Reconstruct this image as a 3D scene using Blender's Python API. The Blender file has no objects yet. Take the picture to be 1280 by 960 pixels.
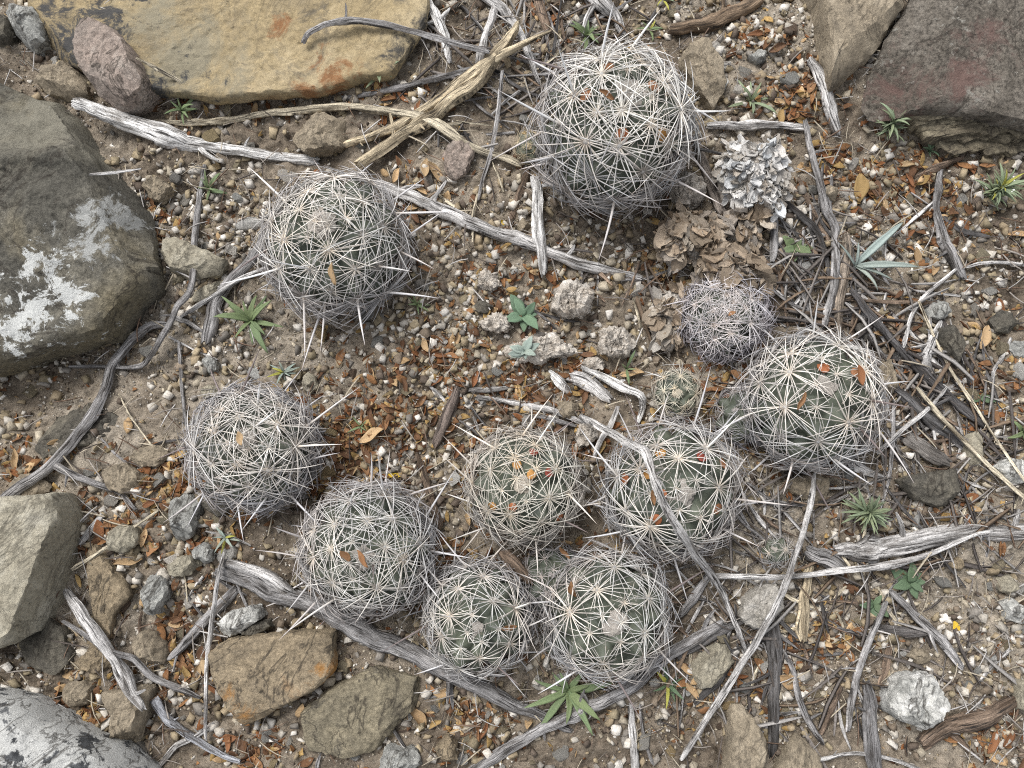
import bpy, bmesh, math, random
import numpy as np
from mathutils import Vector, Matrix, Quaternion

# ------------------------------------------------------------------ camera, sky, sun, exposure
SC = bpy.context.scene
COL = SC.collection
F_PX = 1065.0            # focal length in pixels of a 1280 px wide frame
CAM_H = 0.56             # metres above the soil
TILT = math.radians(7.5)
cam_d = bpy.data.cameras.new('camera')
cam_d.sensor_width = 36.0
cam_d.lens = F_PX / 1280.0 * 36.0
cam_d.clip_start = 0.01
cam_d.clip_end = 100.0
cam = bpy.data.objects.new('camera', cam_d)
cam.location = (0, 0, CAM_H)
cam.rotation_euler = (TILT, 0, 0)
COL.objects.link(cam)
SC.camera = cam

SUN_EL, SUN_AZ = math.radians(58), math.radians(-38)   # azimuth from +y (away), negative = to the left
W = bpy.data.worlds.new('World'); SC.world = W; W.use_nodes = True
nt = W.node_tree
sky = nt.nodes.new('ShaderNodeTexSky'); sky.sky_type = 'NISHITA'; sky.sun_disc = False
sky.sun_elevation = SUN_EL; sky.sun_rotation = SUN_AZ
sky.air_density = 1.0; sky.dust_density = 3.0; sky.ozone_density = 1.0
bg = nt.nodes['Background']; bg.inputs['Strength'].default_value = 0.115
ovc = nt.nodes.new('ShaderNodeHueSaturation'); ovc.inputs['Saturation'].default_value = 0.22   # thin even cloud
nt.links.new(sky.outputs[0], ovc.inputs['Color']); nt.links.new(ovc.outputs[0], bg.inputs['Color'])
sun_d = bpy.data.lights.new('sun', 'SUN'); sun_d.energy = 1.5; sun_d.angle = math.radians(24); sun_d.color = (1.0, 0.975, 0.94)
sun = bpy.data.objects.new('sun', sun_d); COL.objects.link(sun)
sv = Vector((math.sin(SUN_AZ) * math.cos(SUN_EL), math.cos(SUN_AZ) * math.cos(SUN_EL), math.sin(SUN_EL)))
sun.rotation_euler = sv.to_track_quat('Z', 'Y').to_euler(); sun.location = sv * 3
SC.view_settings.view_transform = 'Standard'; SC.view_settings.look = 'None'
SC.view_settings.gamma = 1.0; SC.view_settings.exposure = 0.92
SC.render.engine = 'CYCLES'
SC.cycles.max_bounces = 5; SC.cycles.use_denoising = False; SC.cycles.filter_width = 1.1

rng = np.random.default_rng(11)
random.seed(11)
def jit(col, r, a, b):
    k = r.uniform(a, b); w = r.uniform(-0.04, 0.04); return [col[0] * k * (1 + w), col[1] * k, col[2] * k * (1 - w)]
PX = CAM_H / F_PX        # metres per pixel on the soil

# ------------------------------------------------------------------ noise
_perm = np.random.default_rng(3).permutation(256)
_perm = np.concatenate([_perm, _perm, _perm])
_g = np.random.default_rng(4).normal(size=(256, 3)); _g /= np.linalg.norm(_g, axis=1)[:, None]
def pn(p):
    p = np.asarray(p, float); i = np.floor(p).astype(int); f = p - i; i &= 255
    u = f * f * f * (f * (f * 6 - 15) + 10)
    out = np.zeros(len(p))
    for dx in (0, 1):
        wx = u[:, 0] if dx else 1 - u[:, 0]
        for dy in (0, 1):
            wy = u[:, 1] if dy else 1 - u[:, 1]
            for dz in (0, 1):
                wz = u[:, 2] if dz else 1 - u[:, 2]
                h = _perm[_perm[_perm[i[:, 0] + dx] + i[:, 1] + dy] + i[:, 2] + dz]
                out += wx * wy * wz * np.einsum('ij,ij->i', _g[h], f - np.array([dx, dy, dz]))
    return out * 1.5
def fbm(p, o=3, lac=2.1, gain=0.5):
    p = np.asarray(p, float); a = 1.0; s = np.zeros(len(p))
    for k in range(o):
        s += a * pn(p + 17.3 * k); p = p * lac; a *= gain
    return s

def ground_z(x, y):
    x = np.atleast_1d(np.asarray(x, float)); y = np.atleast_1d(np.asarray(y, float))
    p = np.stack([x, y, np.zeros_like(x)], 1)
    z = 0.010 * fbm(p * 6 + 5.2, 2) + 0.0050 * fbm(p * 38 + 1.7, 3) + 0.0024 * fbm(p * 170, 2) + 0.0010 * pn(p * 520)
    # bank under the dark reddish boulder
    z += 0.022 * np.exp(-(((x - 0.33) / 0.12) ** 2 + ((y - 0.29) / 0.06) ** 2))
    return z
def gz(x, y): return float(ground_z([x], [y])[0])

# ------------------------------------------------------------------ photograph pixel -> point of the place at a height
ct, st = math.cos(TILT), math.sin(TILT)
def P(u, v, z=0.0):
    dx, dy, dz = (u - 640) / F_PX, -(v - 480) / F_PX, -1.0
    wy, wz = dy * ct - dz * st, dy * st + dz * ct
    t = (z - CAM_H) / wz
    return Vector((dx * t, wy * t, z))
def G(u, v, up=0.0):
    z = 0.0
    for _ in range(4):
        p = P(u, v, z + up); z = gz(p.x, p.y)
    return P(u, v, z + up)

# ------------------------------------------------------------------ mesh helpers
def mesh_np(name, V, Fc, mats=(), smooth=True, uv=None, col=None, sharp=None, mi=None):
    """V (n,3); Fc list of arrays, each (m,k) of one polygon size"""
    me = bpy.data.meshes.new(name)
    V = np.asarray(V, np.float32)
    me.vertices.add(len(V)); me.vertices.foreach_set('co', V.ravel())
    loops = np.concatenate([np.asarray(f, np.int32).ravel() for f in Fc])
    tot = np.concatenate([np.full(len(f), np.asarray(f).shape[1], np.int32) for f in Fc])
    start = np.concatenate([[0], np.cumsum(tot)[:-1]]).astype(np.int32)
    me.loops.add(len(loops)); me.loops.foreach_set('vertex_index', loops)
    me.polygons.add(len(tot)); me.polygons.foreach_set('loop_start', start); me.polygons.foreach_set('loop_total', tot)
    if smooth: me.polygons.foreach_set('use_smooth', np.ones(len(tot), bool))
    if mi is not None: me.polygons.foreach_set('material_index', np.asarray(mi, np.int32))
    if uv is not None:
        l = me.uv_layers.new(name='UVMap'); l.data.foreach_set('uv', np.asarray(uv, np.float32)[loops].ravel())
    if col is not None:
        a = me.color_attributes.new('Col', 'FLOAT_COLOR', 'POINT'); a.data.foreach_set('color', np.asarray(col, np.float32).ravel())
    for m in mats: me.materials.append(m)
    me.update(calc_edges=True); me.validate()
    if sharp: me.set_sharp_from_angle(angle=math.radians(sharp))
    return me
def link(name, data, parent=None, loc=None, label=None, cat=None, group=None, kind=None, color=None):
    o = bpy.data.objects.new(name, data); COL.objects.link(o)
    if parent: o.parent = parent
    if loc is not None: o.location = loc
    if label: o['label'] = label
    if cat: o['category'] = cat
    if group: o['group'] = group
    if kind: o['kind'] = kind
    if color is not None: o.color = (*color, 1.0)
    return o
def tube(C, R, sides=8, mod=None, cap=True):
    """swept tube through C (n,3) with radii R; mod(n,sides) multiplies the radius"""
    C = np.asarray(C, float); n = len(C); R = np.asarray(R, float)
    T = np.gradient(C, axis=0); T /= np.linalg.norm(T, axis=1)[:, None] + 1e-12
    a = np.array([0, 0, 1.0]) if abs(T[0][2]) < 0.9 else np.array([1.0, 0, 0])
    N = np.cross(T[0], a); N /= np.linalg.norm(N)
    ang = np.arange(sides) / sides * 2 * math.pi
    V = np.zeros((n, sides, 3))
    for i in range(n):
        N = N - T[i] * N.dot(T[i]); N /= np.linalg.norm(N); B = np.cross(T[i], N)
        r = R[i] * (mod[i] if mod is not None else np.ones(sides))
        V[i] = C[i] + (np.cos(ang) * r)[:, None] * N + (np.sin(ang) * r)[:, None] * B
    idx = np.arange(n * sides).reshape(n, sides)
    q = np.stack([idx[:-1], np.roll(idx[:-1], -1, 1), np.roll(idx[1:], -1, 1), idx[1:]], -1).reshape(-1, 4)
    V = V.reshape(-1, 3); Fc = [q]
    if cap:
        V = np.concatenate([V, C[:1], C[-1:]]); a, b = n * sides, n * sides + 1
        r0, r1 = idx[0], idx[-1]
        t = np.concatenate([np.stack([np.roll(r0, -1), r0, np.full(sides, a)], 1), np.stack([r1, np.roll(r1, -1), np.full(sides, b)], 1)])
        Fc.append(t)
    return V, Fc
def catmull(pts, per):
    pts = np.asarray(pts, float)
    if len(pts) == 2: return np.linspace(pts[0], pts[1], per + 1)
    p = np.concatenate([[2 * pts[0] - pts[1]], pts, [2 * pts[-1] - pts[-2]]])
    out = []
    for i in range(1, len(p) - 2):
        for t in np.arange(per) / per:
            out.append(0.5 * (2 * p[i] + (p[i + 1] - p[i - 1]) * t + (2 * p[i - 1] - 5 * p[i] + 4 * p[i + 1] - p[i + 2]) * t * t + (3 * p[i] - p[i - 1] - 3 * p[i + 1] + p[i + 2]) * t ** 3))
    out.append(p[-2]); return np.array(out)

# ------------------------------------------------------------------ materials
def new_mat(name, rough=0.85, spec=0.25):
    m = bpy.data.materials.new(name); m.use_nodes = True; t = m.node_tree
    b = t.nodes['Principled BSDF']; b.inputs['Roughness'].default_value = rough
    b.inputs['Specular IOR Level'].default_value = spec
    return m, t, b
def nd(t, kind, **kw):
    n = t.nodes.new(kind)
    for k, v in kw.items():
        if k in n.inputs: n.inputs[k].default_value = v
        else: setattr(n, k, v)
    return n
def noise(t, vec, scale, detail=4, rough=0.6, dist=0.0):
    n = nd(t, 'ShaderNodeTexNoise', Scale=scale, Detail=detail, Roughness=rough, Distortion=dist)
    if vec is not None: t.links.new(vec, n.inputs['Vector'])
    return n.outputs['Fac']
def ramp(t, fac, stops):
    r = t.nodes.new('ShaderNodeValToRGB'); e = r.color_ramp.elements
    while len(e) < len(stops): e.new(0.5)
    for el, (p, c) in zip(e, stops):
        el.position = p; el.color = (*c, 1) if len(c) == 3 else c
    t.links.new(fac, r.inputs[0]); return r.outputs[0]
def g3(v): return (v, v, v)
def mix(t, fac, a, b, mode='MIX'):
    n = t.nodes.new('ShaderNodeMix'); n.data_type = 'RGBA'; n.blend_type = mode
    for s, v in ((n.inputs[0], fac), (n.inputs[6], a), (n.inputs[7], b)):
        if isinstance(v, (int, float)): s.default_value = v
        elif isinstance(v, tuple): s.default_value = (*v, 1)
        else: t.links.new(v, s)
    return n.outputs[2]
def bump(t, b, h, strength, dist):
    n = nd(t, 'ShaderNodeBump', Strength=strength, Distance=dist); t.links.new(h, n.inputs['Height'])
    t.links.new(n.outputs[0], b.inputs['Normal'])
def ocoord(t, rand=True):
    tc = t.nodes.new('ShaderNodeTexCoord')
    if not rand: return tc.outputs['Object']
    oi = t.nodes.new('ShaderNodeObjectInfo'); m = nd(t, 'ShaderNodeVectorMath', operation='MULTIPLY_ADD')
    t.links.new(oi.outputs['Random'], m.inputs[0]); m.inputs[1].default_value = (7, 3, 5)
    t.links.new(tc.outputs['Object'], m.inputs[2]); return m.outputs[0]

def mat_soil():
    m, t, b = new_mat('soil', 0.95, 0.1)
    pos = t.nodes.new('ShaderNodeNewGeometry').outputs['Position']
    c = ramp(t, noise(t, pos, 9, 5, 0.65, 0.6), [(0.36, (0.165, 0.132, 0.10)), (0.5, (0.345, 0.288, 0.222)), (0.62, (0.47, 0.41, 0.33))])
    c = mix(t, 1.0, c, ramp(t, noise(t, pos, 130, 8, 0.8), [(0.36, g3(0.42)), (0.5, g3(0.95)), (0.64, g3(1.45))]), 'MULTIPLY')
    c = mix(t, ramp(t, noise(t, pos, 420, 3, 0.6), [(0.60, g3(0)), (0.70, g3(0.6))]), c, (0.40, 0.35, 0.28))
    c = mix(t, ramp(t, noise(t, pos, 300, 3, 0.6), [(0.62, g3(0)), (0.70, g3(0.75))]), c, (0.07, 0.045, 0.03))
    t.links.new(c, b.inputs['Base Color'])
    bump(t, b, noise(t, pos, 500, 8, 0.82), 1.0, 0.003); return m
def patch(t, blobs, v, nscale, amp):
    pos = t.nodes.new('ShaderNodeNewGeometry').outputs['Position']; best = None
    for (u, vv, rp) in blobs:
        p = P(u, vv, 0.03); sx = nd(t, 'ShaderNodeVectorMath', operation='SUBTRACT'); t.links.new(pos, sx.inputs[0]); sx.inputs[1].default_value = p
        m2 = nd(t, 'ShaderNodeVectorMath', operation='MULTIPLY'); t.links.new(sx.outputs[0], m2.inputs[0]); m2.inputs[1].default_value = (1 / (rp * PX), 1 / (rp * PX), 0)
        ln = nd(t, 'ShaderNodeVectorMath', operation='LENGTH'); t.links.new(m2.outputs[0], ln.inputs[0])
        d = nd(t, 'ShaderNodeMath', operation='SUBTRACT'); d.inputs[0].default_value = 1.0; t.links.new(ln.outputs['Value'], d.inputs[1])
        if best is None: best = d.outputs[0]
        else:
            mx = nd(t, 'ShaderNodeMath', operation='MAXIMUM'); t.links.new(best, mx.inputs[0]); t.links.new(d.outputs[0], mx.inputs[1]); best = mx.outputs[0]
    cl = nd(t, 'ShaderNodeMath', operation='MAXIMUM'); t.links.new(best, cl.inputs[0]); cl.inputs[1].default_value = -0.6
    sb = nd(t, 'ShaderNodeMath', operation='SUBTRACT'); t.links.new(noise(t, v, nscale, 9, 0.78, 0.5), sb.inputs[0]); sb.inputs[1].default_value = 0.5
    ma = nd(t, 'ShaderNodeMath', operation='MULTIPLY_ADD'); t.links.new(sb.outputs[0], ma.inputs[0]); ma.inputs[1].default_value = amp; t.links.new(cl.outputs[0], ma.inputs[2])
    return ma.outputs[0]
def mat_stone(name, stops, scale=28, lichen=None, lich_scale=22, lich_thr=0.6, stain=None, stain_scale=10, stain_thr=0.58, speck=0.45, rand=False, bstr=0.8, crack=0.8, dark=None, dark_thr=0.6, dark_scale=16, marks=()):
    """stops None: colour of the object itself"""
    m, t, b = new_mat(name, 0.88, 0.2); v = ocoord(t, rand)
    if stops is None:
        oi = t.nodes.new('ShaderNodeObjectInfo')
        c = mix(t, 1.0, oi.outputs['Color'], ramp(t, noise(t, v, scale * 3, 5, 0.65), [(0.25, (0.55, 0.53, 0.5)), (0.5, g3(1)), (0.75, (1.3, 1.27, 1.2))]), 'MULTIPLY')
    else: c = ramp(t, noise(t, v, scale, 8, 0.74, 0.4), [(0.5 + (p - 0.5) * 0.62, q) for p, q in stops])
    if stain: c = mix(t, ramp(t, noise(t, v, stain_scale, 4, 0.6, 0.5), [(stain_thr - 0.05, g3(0)), (stain_thr + 0.08, g3(0.85))]), c, stain)
    if dark: c = mix(t, ramp(t, noise(t, v, dark_scale, 7, 0.72, 0.8), [(dark_thr - 0.06, g3(0)), (dark_thr + 0.06, g3(0.9))]), c, dark)
    c = mix(t, 1.0, c, ramp(t, noise(t, v, 330, 8, 0.82), [(0.37, g3(1 - speck)), (0.5, g3(1)), (0.63, g3(1 + speck * 0.8))]), 'MULTIPLY')
    if lichen: c = mix(t, ramp(t, noise(t, v, lich_scale, 8, 0.7, 0.3), [(lich_thr, g3(0)), (lich_thr + 0.035, g3(0.95))]), c, lichen)
    ck = ramp(t, noise(t, v, 13, 5, 0.62, 1.2), [(0.486, g3(0)), (0.5, g3(crack)), (0.514, g3(0))]); c = mix(t, ck, c, (0.05, 0.043, 0.035))
    for (mc, blobs, nsc, amp, thr, wd) in marks: c = mix(t, ramp(t, patch(t, blobs, v, nsc, amp), [(thr, g3(0)), (min(thr + wd, 0.99), g3(0.93))]), c, mc)
    t.links.new(c, b.inputs['Base Color'])
    h = mix(t, 0.5, noise(t, v, 110, 8, 0.78), noise(t, v, 520, 6, 0.8))
    bump(t, b, h, min(1, bstr * 1.2), 0.0042); return m
def mat_wood():
    m, t, b = new_mat('weathered_wood', 0.85, 0.2)
    uv = t.nodes.new('ShaderNodeUVMap').outputs[0]; oi = t.nodes.new('ShaderNodeObjectInfo')
    mp = nd(t, 'ShaderNodeVectorMath', operation='MULTIPLY_ADD'); t.links.new(uv, mp.inputs[0]); mp.inputs[1].default_value = (55, 6.0, 1)
    cv = nd(t, 'ShaderNodeVectorMath', operation='MULTIPLY'); t.links.new(oi.outputs['Random'], cv.inputs[0]); cv.inputs[1].default_value = (31, 17, 40)
    t.links.new(cv.outputs[0], mp.inputs[2]); v = mp.outputs[0]
    c = mix(t, 1.0, oi.outputs['Color'], ramp(t, noise(t, v, 0.7, 5, 0.65, 0.4), [(0.36, (0.40, 0.38, 0.36)), (0.5, g3(1.08)), (0.62, (1.7, 1.7, 1.7))]), 'MULTIPLY')
    s2 = nd(t, 'ShaderNodeVectorMath', operation='MULTIPLY'); t.links.new(v, s2.inputs[0]); s2.inputs[1].default_value = (0.9, 3.2, 1)
    fib = noise(t, s2.outputs[0], 1.0, 6, 0.7, 0.2)
    s3 = nd(t, 'ShaderNodeVectorMath', operation='MULTIPLY'); t.links.new(v, s3.inputs[0]); s3.inputs[1].default_value = (2.2, 9.0, 1)
    fine = noise(t, s3.outputs[0], 1.0, 6, 0.75, 0.3)
    s4 = nd(t, 'ShaderNodeVectorMath', operation='MULTIPLY'); t.links.new(v, s4.inputs[0]); s4.inputs[1].default_value = (1.6, 0.7, 1)
    c = mix(t, ramp(t, noise(t, s4.outputs[0], 1.3, 6, 0.75, 0.8), [(0.56, g3(0)), (0.64, g3(0.6))]), c, (0.12, 0.10, 0.085))
    c = mix(t, 1.0, c, ramp(t, fine, [(0.38, g3(0.6)), (0.5, g3(1.05)), (0.64, g3(1.4))]), 'MULTIPLY')
    c = mix(t, ramp(t, fib, [(0.40, g3(0.94)), (0.475, g3(0))]), c, (0.028, 0.025, 0.023))
    t.links.new(c, b.inputs['Base Color'])
    bump(t, b, mix(t, 0.4, fib, fine), 1.0, 0.003); return m
def mat_objcol(name, rough=0.7, spec=0.3, nscale=300, var=0.35, bstr=0.4, trans=0.0):
    m, t, b = new_mat(name, rough, spec); v = ocoord(t); oi = t.nodes.new('ShaderNodeObjectInfo')
    n = noise(t, v, nscale, 4, 0.65)
    c = mix(t, 1.0, oi.outputs['Color'], ramp(t, n, [(0.25, g3(1 - var)), (0.75, g3(1 + var))]), 'MULTIPLY')
    t.links.new(c, b.inputs['Base Color']); bump(t, b, n, bstr, 0.001)
    if trans:
        b.inputs['Subsurface Weight'].default_value = 0.0
    return m
def mat_attr(name, rough=0.9):
    m, t, b = new_mat(name, rough, 0.15); a = nd(t, 'ShaderNodeVertexColor', layer_name='Col')
    pos = t.nodes.new('ShaderNodeNewGeometry').outputs['Position']; n = noise(t, pos, 700, 4, 0.7)
    c = mix(t, 1.0, a.outputs[0], ramp(t, n, [(0.3, g3(0.65)), (0.7, g3(1.3))]), 'MULTIPLY')
    t.links.new(c, b.inputs['Base Color']); bump(t, b, n, 0.5, 0.0008); return m
def mat_spine():
    m, t, b = new_mat('spine', 0.55, 0.35); uv = nd(t, 'ShaderNodeSeparateXYZ'); t.links.new(t.nodes.new('ShaderNodeUVMap').outputs[0], uv.inputs[0])
    oi = t.nodes.new('ShaderNodeObjectInfo')
    c = mix(t, 1.0, oi.outputs['Color'], ramp(t, uv.outputs['Y'], [(0.0, (0.42, 0.36, 0.30)), (0.10, (0.85, 0.81, 0.75)), (0.3, g3(1.05)), (0.85, g3(1.0)), (1.0, (0.75, 0.68, 0.66))]), 'MULTIPLY')
    c = mix(t, 1.0, c, ramp(t, uv.outputs['X'], [(0.0, g3(0.5)), (1.0, g3(1.22))]), 'MULTIPLY')
    t.links.new(c, b.inputs['Base Color']); return m
def mat_cactus():
    m, t, b = new_mat('cactus_skin', 0.6, 0.35); v = ocoord(t); oi = t.nodes.new('ShaderNodeObjectInfo')
    c = mix(t, 1.0, oi.outputs['Color'], ramp(t, noise(t, v, 60, 5, 0.65), [(0.3, (0.6, 0.62, 0.65)), (0.7, (1.3, 1.25, 1.15))]), 'MULTIPLY')
    c = mix(t, ramp(t, noise(t, v, 110, 5, 0.7), [(0.63, g3(0)), (0.72, g3(0.7))]), c, (0.17, 0.14, 0.10))
    t.links.new(c, b.inputs['Base Color']); bump(t, b, noise(t, v, 420, 4, 0.6), 0.35, 0.001); return m
M_SOIL = mat_soil()
M_WOOD = mat_wood()
M_PEB = mat_stone('pebble', None, rand=True)
M_GRAV = mat_attr('gravel_grains')
M_LEAF = mat_objcol('dry_leaf', 0.6, 0.3, 240, 0.4)
M_GREEN = mat_objcol('green_leaf', 0.55, 0.3, 160, 0.22)
M_FLAKE = mat_objcol('flaky_bark', 0.9, 0.1, 260, 0.45, 0.8)
M_SPINE = mat_spine()
M_SKIN = mat_cactus()
M_WOOL = mat_objcol('areole_wool', 1.0, 0.05, 900, 0.4, 1.0)
M_GLAND = mat_objcol('nectar_gland', 0.45, 0.4, 300, 0.4)

# ------------------------------------------------------------------ soil
def build_soil():
    a = np.arange(-0.47, 0.4701, 0.0016); o = 0.47 + np.cumsum(0.0016 * 1.18 ** np.arange(1, 37))
    xs = np.concatenate([-o[::-1], a, o])
    a = np.arange(-0.30, 0.5201, 0.0016); ys = np.concatenate([-0.30 + (0.47 - o[::-1]), a, 0.52 + (o - 0.47)])
    X, Y = np.meshgrid(xs, ys); Z = ground_z(X.ravel(), Y.ravel())
    V = np.stack([X.ravel(), Y.ravel(), Z], 1); idx = np.arange(len(V)).reshape(len(ys), len(xs))
    q = np.stack([idx[:-1, :-1], idx[:-1, 1:], idx[1:, 1:], idx[1:, :-1]], -1).reshape(-1, 4)
    link('ground', mesh_np('ground', V, [q], [M_SOIL]), label='tan crumbly soil with grit between the stones', kind='structure')
build_soil()

# ------------------------------------------------------------------ rocks traced on the soil
ROCKS = []     # outlines in pixels, for keeping small things off them
def in_poly(poly, u, v):
    n = len(poly); c = False; j = n - 1
    for i in range(n):
        xi, yi = poly[i]; xj, yj = poly[j]
        if (yi > v) != (yj > v) and u < (xj - xi) * (v - yi) / (yj - yi) + xi: c = not c
        j = i
    return c
def rock(name, label, poly, h, mat, bevel=0.12, tilt=(0, 0), rough=0.05, chops=5, seg=90, rings=16, seed=0, topfn=None, cat='rock', group=None, round_=2, color=None, sink=0.25, under=0.93, dome=0.12, keep=True, base=0.0):
    """poly: outline in pixels, h: height in pixels-on-soil; a closed lump with its own thickness"""
    r = np.random.default_rng(seed + len(ROCKS) * 7 + 1)
    if keep: ROCKS.append(poly)
    cu, cv = np.mean([p[0] for p in poly]), np.mean([p[1] for p in poly])
    H = h * PX; zb = G(cu, cv).z + base * PX
    pts = np.array([P(u, v, zb + H * 0.62)[:2] for u, v in poly])
    d = np.linalg.norm(np.roll(pts, -1, 0) - pts, axis=1); s = np.concatenate([[0], np.cumsum(d)])
    q = np.arange(seg) / seg * s[-1]; cl = np.concatenate([pts, pts[:1]])
    o = np.stack([np.interp(q, s, cl[:, k]) for k in (0, 1)], 1)
    for _ in range(round_): o = (np.roll(o, 1, 0) + 2 * o + np.roll(o, -1, 0)) / 4
    c0 = o.mean(0); o = o - c0; R = np.linalg.norm(o, axis=1).mean()
    prof = [(under, -sink), (0.985, 0.12), (1.0, 0.45), (1.0 - bevel * 0.10, 0.72), (1.0 - bevel * 0.4, 0.88), (1.0 - bevel, 0.965)]
    prof += [(1.0 - bevel - (1.0 - bevel) * k / rings, 1.0) for k in range(1, rings)]
    V = []
    for sc, zz in prof:
        top = zz >= 0.9
        V.append(np.column_stack([o * sc, np.full(seg, zz * H) + (H * dome * (1 - sc * sc) if top else 0)]))
    V.append(np.array([[0, 0, H * (1 + dome)]])); V = np.concatenate(V)
    fr = np.clip(V[:, 2] / H, 0, 1)
    V[:, 2] += fr * H * (tilt[0] * V[:, 0] + tilt[1] * V[:, 1]) / R
    if topfn: V[:, 2] += fr * topfn(V[:, 0] / PX, V[:, 1] / PX) * PX
    for _ in range(chops):      # broken faces
        nrm = r.normal(size=3); nrm[2] = abs(nrm[2]) * 0.9 + 0.15; nrm /= np.linalg.norm(nrm)
        dd = V @ nrm; lim = dd.max() * r.uniform(0.74, 0.94); k = np.maximum(dd - lim, 0) * (V[:, 2] > 0)
        V -= k[:, None] * nrm
    off = r.uniform(0, 50, 3); Rn = max(R, 1e-4)
    disp = rough * Rn * (fbm(V / Rn * 1.6 + off, 4) * 0.9 - 0.55 * np.abs(fbm(V / Rn * 3.7 + off, 4)) + 0.3 * fbm(V / Rn * 9 + off, 3))
    hor = V.copy(); hor[:, 2] *= 0.3; hor /= np.linalg.norm(hor, axis=1)[:, None] + 1e-9
    w = np.clip(fr * 1.2 - 0.2, 0, 1)[:, None] ** 4
    V += (hor * (1 - w) + np.array([0, 0, 1.0]) * w) * disp[:, None]
    V += 0.0010 * np.stack([fbm(V * 240 + off + k * 9, 2) for k in range(3)], 1)
    nR = len(prof); idx = np.arange(nR * seg).reshape(nR, seg)
    qd = np.stack([idx[:-1], np.roll(idx[:-1], -1, 1), np.roll(idx[1:], -1, 1), idx[1:]], -1).reshape(-1, 4)
    t = np.stack([idx[-1], np.roll(idx[-1], -1), np.full(seg, nR * seg)], 1)
    if np.sum(o[:, 0] * np.roll(o[:, 1], -1) - o[:, 1] * np.roll(o[:, 0], -1)) < 0: qd = qd[:, ::-1]; t = t[:, ::-1]
    bt = idx[0][None, :][:, ::-1] if qd[0][0] == 0 else idx[0][None, :]
    me = mesh_np(name, V, [qd, t, bt], [mat], sharp=30)
    return link(name, me, loc=(c0[0], c0[1], zb), label=label, cat=cat, group=group, color=color)

M_BOULD = mat_stone('dark_grey_sandstone', [(0.25, (0.063, 0.060, 0.051)), (0.5, (0.121, 0.114, 0.095)), (0.75, (0.218, 0.201, 0.161))], 14, stain=(0.20, 0.17, 0.11), stain_scale=9, stain_thr=0.56, speck=0.5, marks=[((0.24, 0.225, 0.18), [(50, 130, 85), (110, 180, 40)], 30, 3.5, 0.12, 0.6), ((0.62, 0.63, 0.61), [(45, 392, 60), (72, 345, 40), (22, 402, 50), (95, 380, 44)], 52, 8, 0.62, 0.14), ((0.40, 0.405, 0.39), [(120, 300, 50), (150, 275, 36), (96, 308, 36)], 46, 7, 0.55, 0.3)])
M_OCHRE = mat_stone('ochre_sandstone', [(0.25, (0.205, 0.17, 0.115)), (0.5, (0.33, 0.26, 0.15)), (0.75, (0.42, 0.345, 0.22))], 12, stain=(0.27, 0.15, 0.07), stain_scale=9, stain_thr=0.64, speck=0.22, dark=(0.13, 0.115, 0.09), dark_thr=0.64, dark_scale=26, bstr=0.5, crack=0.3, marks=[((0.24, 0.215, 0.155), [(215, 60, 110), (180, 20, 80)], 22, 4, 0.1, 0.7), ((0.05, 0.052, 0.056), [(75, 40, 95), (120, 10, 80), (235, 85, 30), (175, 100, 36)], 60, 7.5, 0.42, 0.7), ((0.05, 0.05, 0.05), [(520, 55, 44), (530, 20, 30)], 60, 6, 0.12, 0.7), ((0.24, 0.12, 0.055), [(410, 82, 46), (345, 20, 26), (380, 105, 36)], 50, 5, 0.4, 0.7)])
M_BURIED = mat_stone('blackened_sandstone', [(0.25, (0.17, 0.15, 0.11)), (0.5, (0.27, 0.235, 0.165)), (0.75, (0.36, 0.31, 0.215))], 26, dark=(0.06, 0.058, 0.056), dark_thr=0.6, dark_scale=30)
M_RED = mat_stone('reddish_sandstone', [(0.25, (0.27, 0.235, 0.205)), (0.5, (0.37, 0.30, 0.255)), (0.75, (0.45, 0.40, 0.35))], 20)
M_PALE = mat_stone('pale_sandstone', [(0.25, (0.277, 0.248, 0.189)), (0.5, (0.422, 0.386, 0.299)), (0.75, (0.582, 0.547, 0.451))], 22, speck=0.3, crack=0.5)
M_OLIVE = mat_stone('olive_sandstone', [(0.25, (0.223, 0.189, 0.143)), (0.5, (0.364, 0.305, 0.223)), (0.75, (0.512, 0.439, 0.332))], 24, speck=0.28, crack=0.5)
M_RUST = mat_stone('rust_stained_sandstone', [(0.25, (0.216, 0.176, 0.124)), (0.5, (0.324, 0.260, 0.175)), (0.75, (0.433, 0.351, 0.241))], 26, stain=(0.34, 0.17, 0.06), stain_scale=20, stain_thr=0.60, marks=[((0.40, 0.20, 0.06), [(402, 838, 26), (305, 892, 26), (285, 870, 18)], 40, 5, 0.35, 0.9)])
M_DARKRED = mat_stone('dark_reddish_rock', [(0.25, (0.10, 0.088, 0.072)), (0.5, (0.165, 0.146, 0.122)), (0.75, (0.26, 0.235, 0.20))], 18, lichen=(0.30, 0.285, 0.25), lich_scale=110, lich_thr=0.60, speck=0.7, marks=[((0.16, 0.105, 0.09), [(1130, 120, 60), (1220, 60, 50), (1200, 110, 50)], 40, 5, 0.3, 1.4)])
M_LICH = mat_stone('lichen_crusted_rock', [(0.3, (0.04, 0.042, 0.045)), (0.55, (0.13, 0.135, 0.14)), (0.8, (0.3, 0.3, 0.3))], 30, lichen=(0.60, 0.60, 0.575), lich_scale=45, lich_thr=0.445, stain=(0.13, 0.11, 0.07), stain_scale=14, stain_thr=0.64)
M_WHITE = mat_stone('white_speckled_limestone', [(0.3, (0.345, 0.345, 0.322)), (0.5, (0.644, 0.638, 0.598)), (0.7, (0.805, 0.793, 0.759))], 60, dark=(0.13, 0.13, 0.125), dark_thr=0.60, dark_scale=90, speck=0.35)
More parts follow.
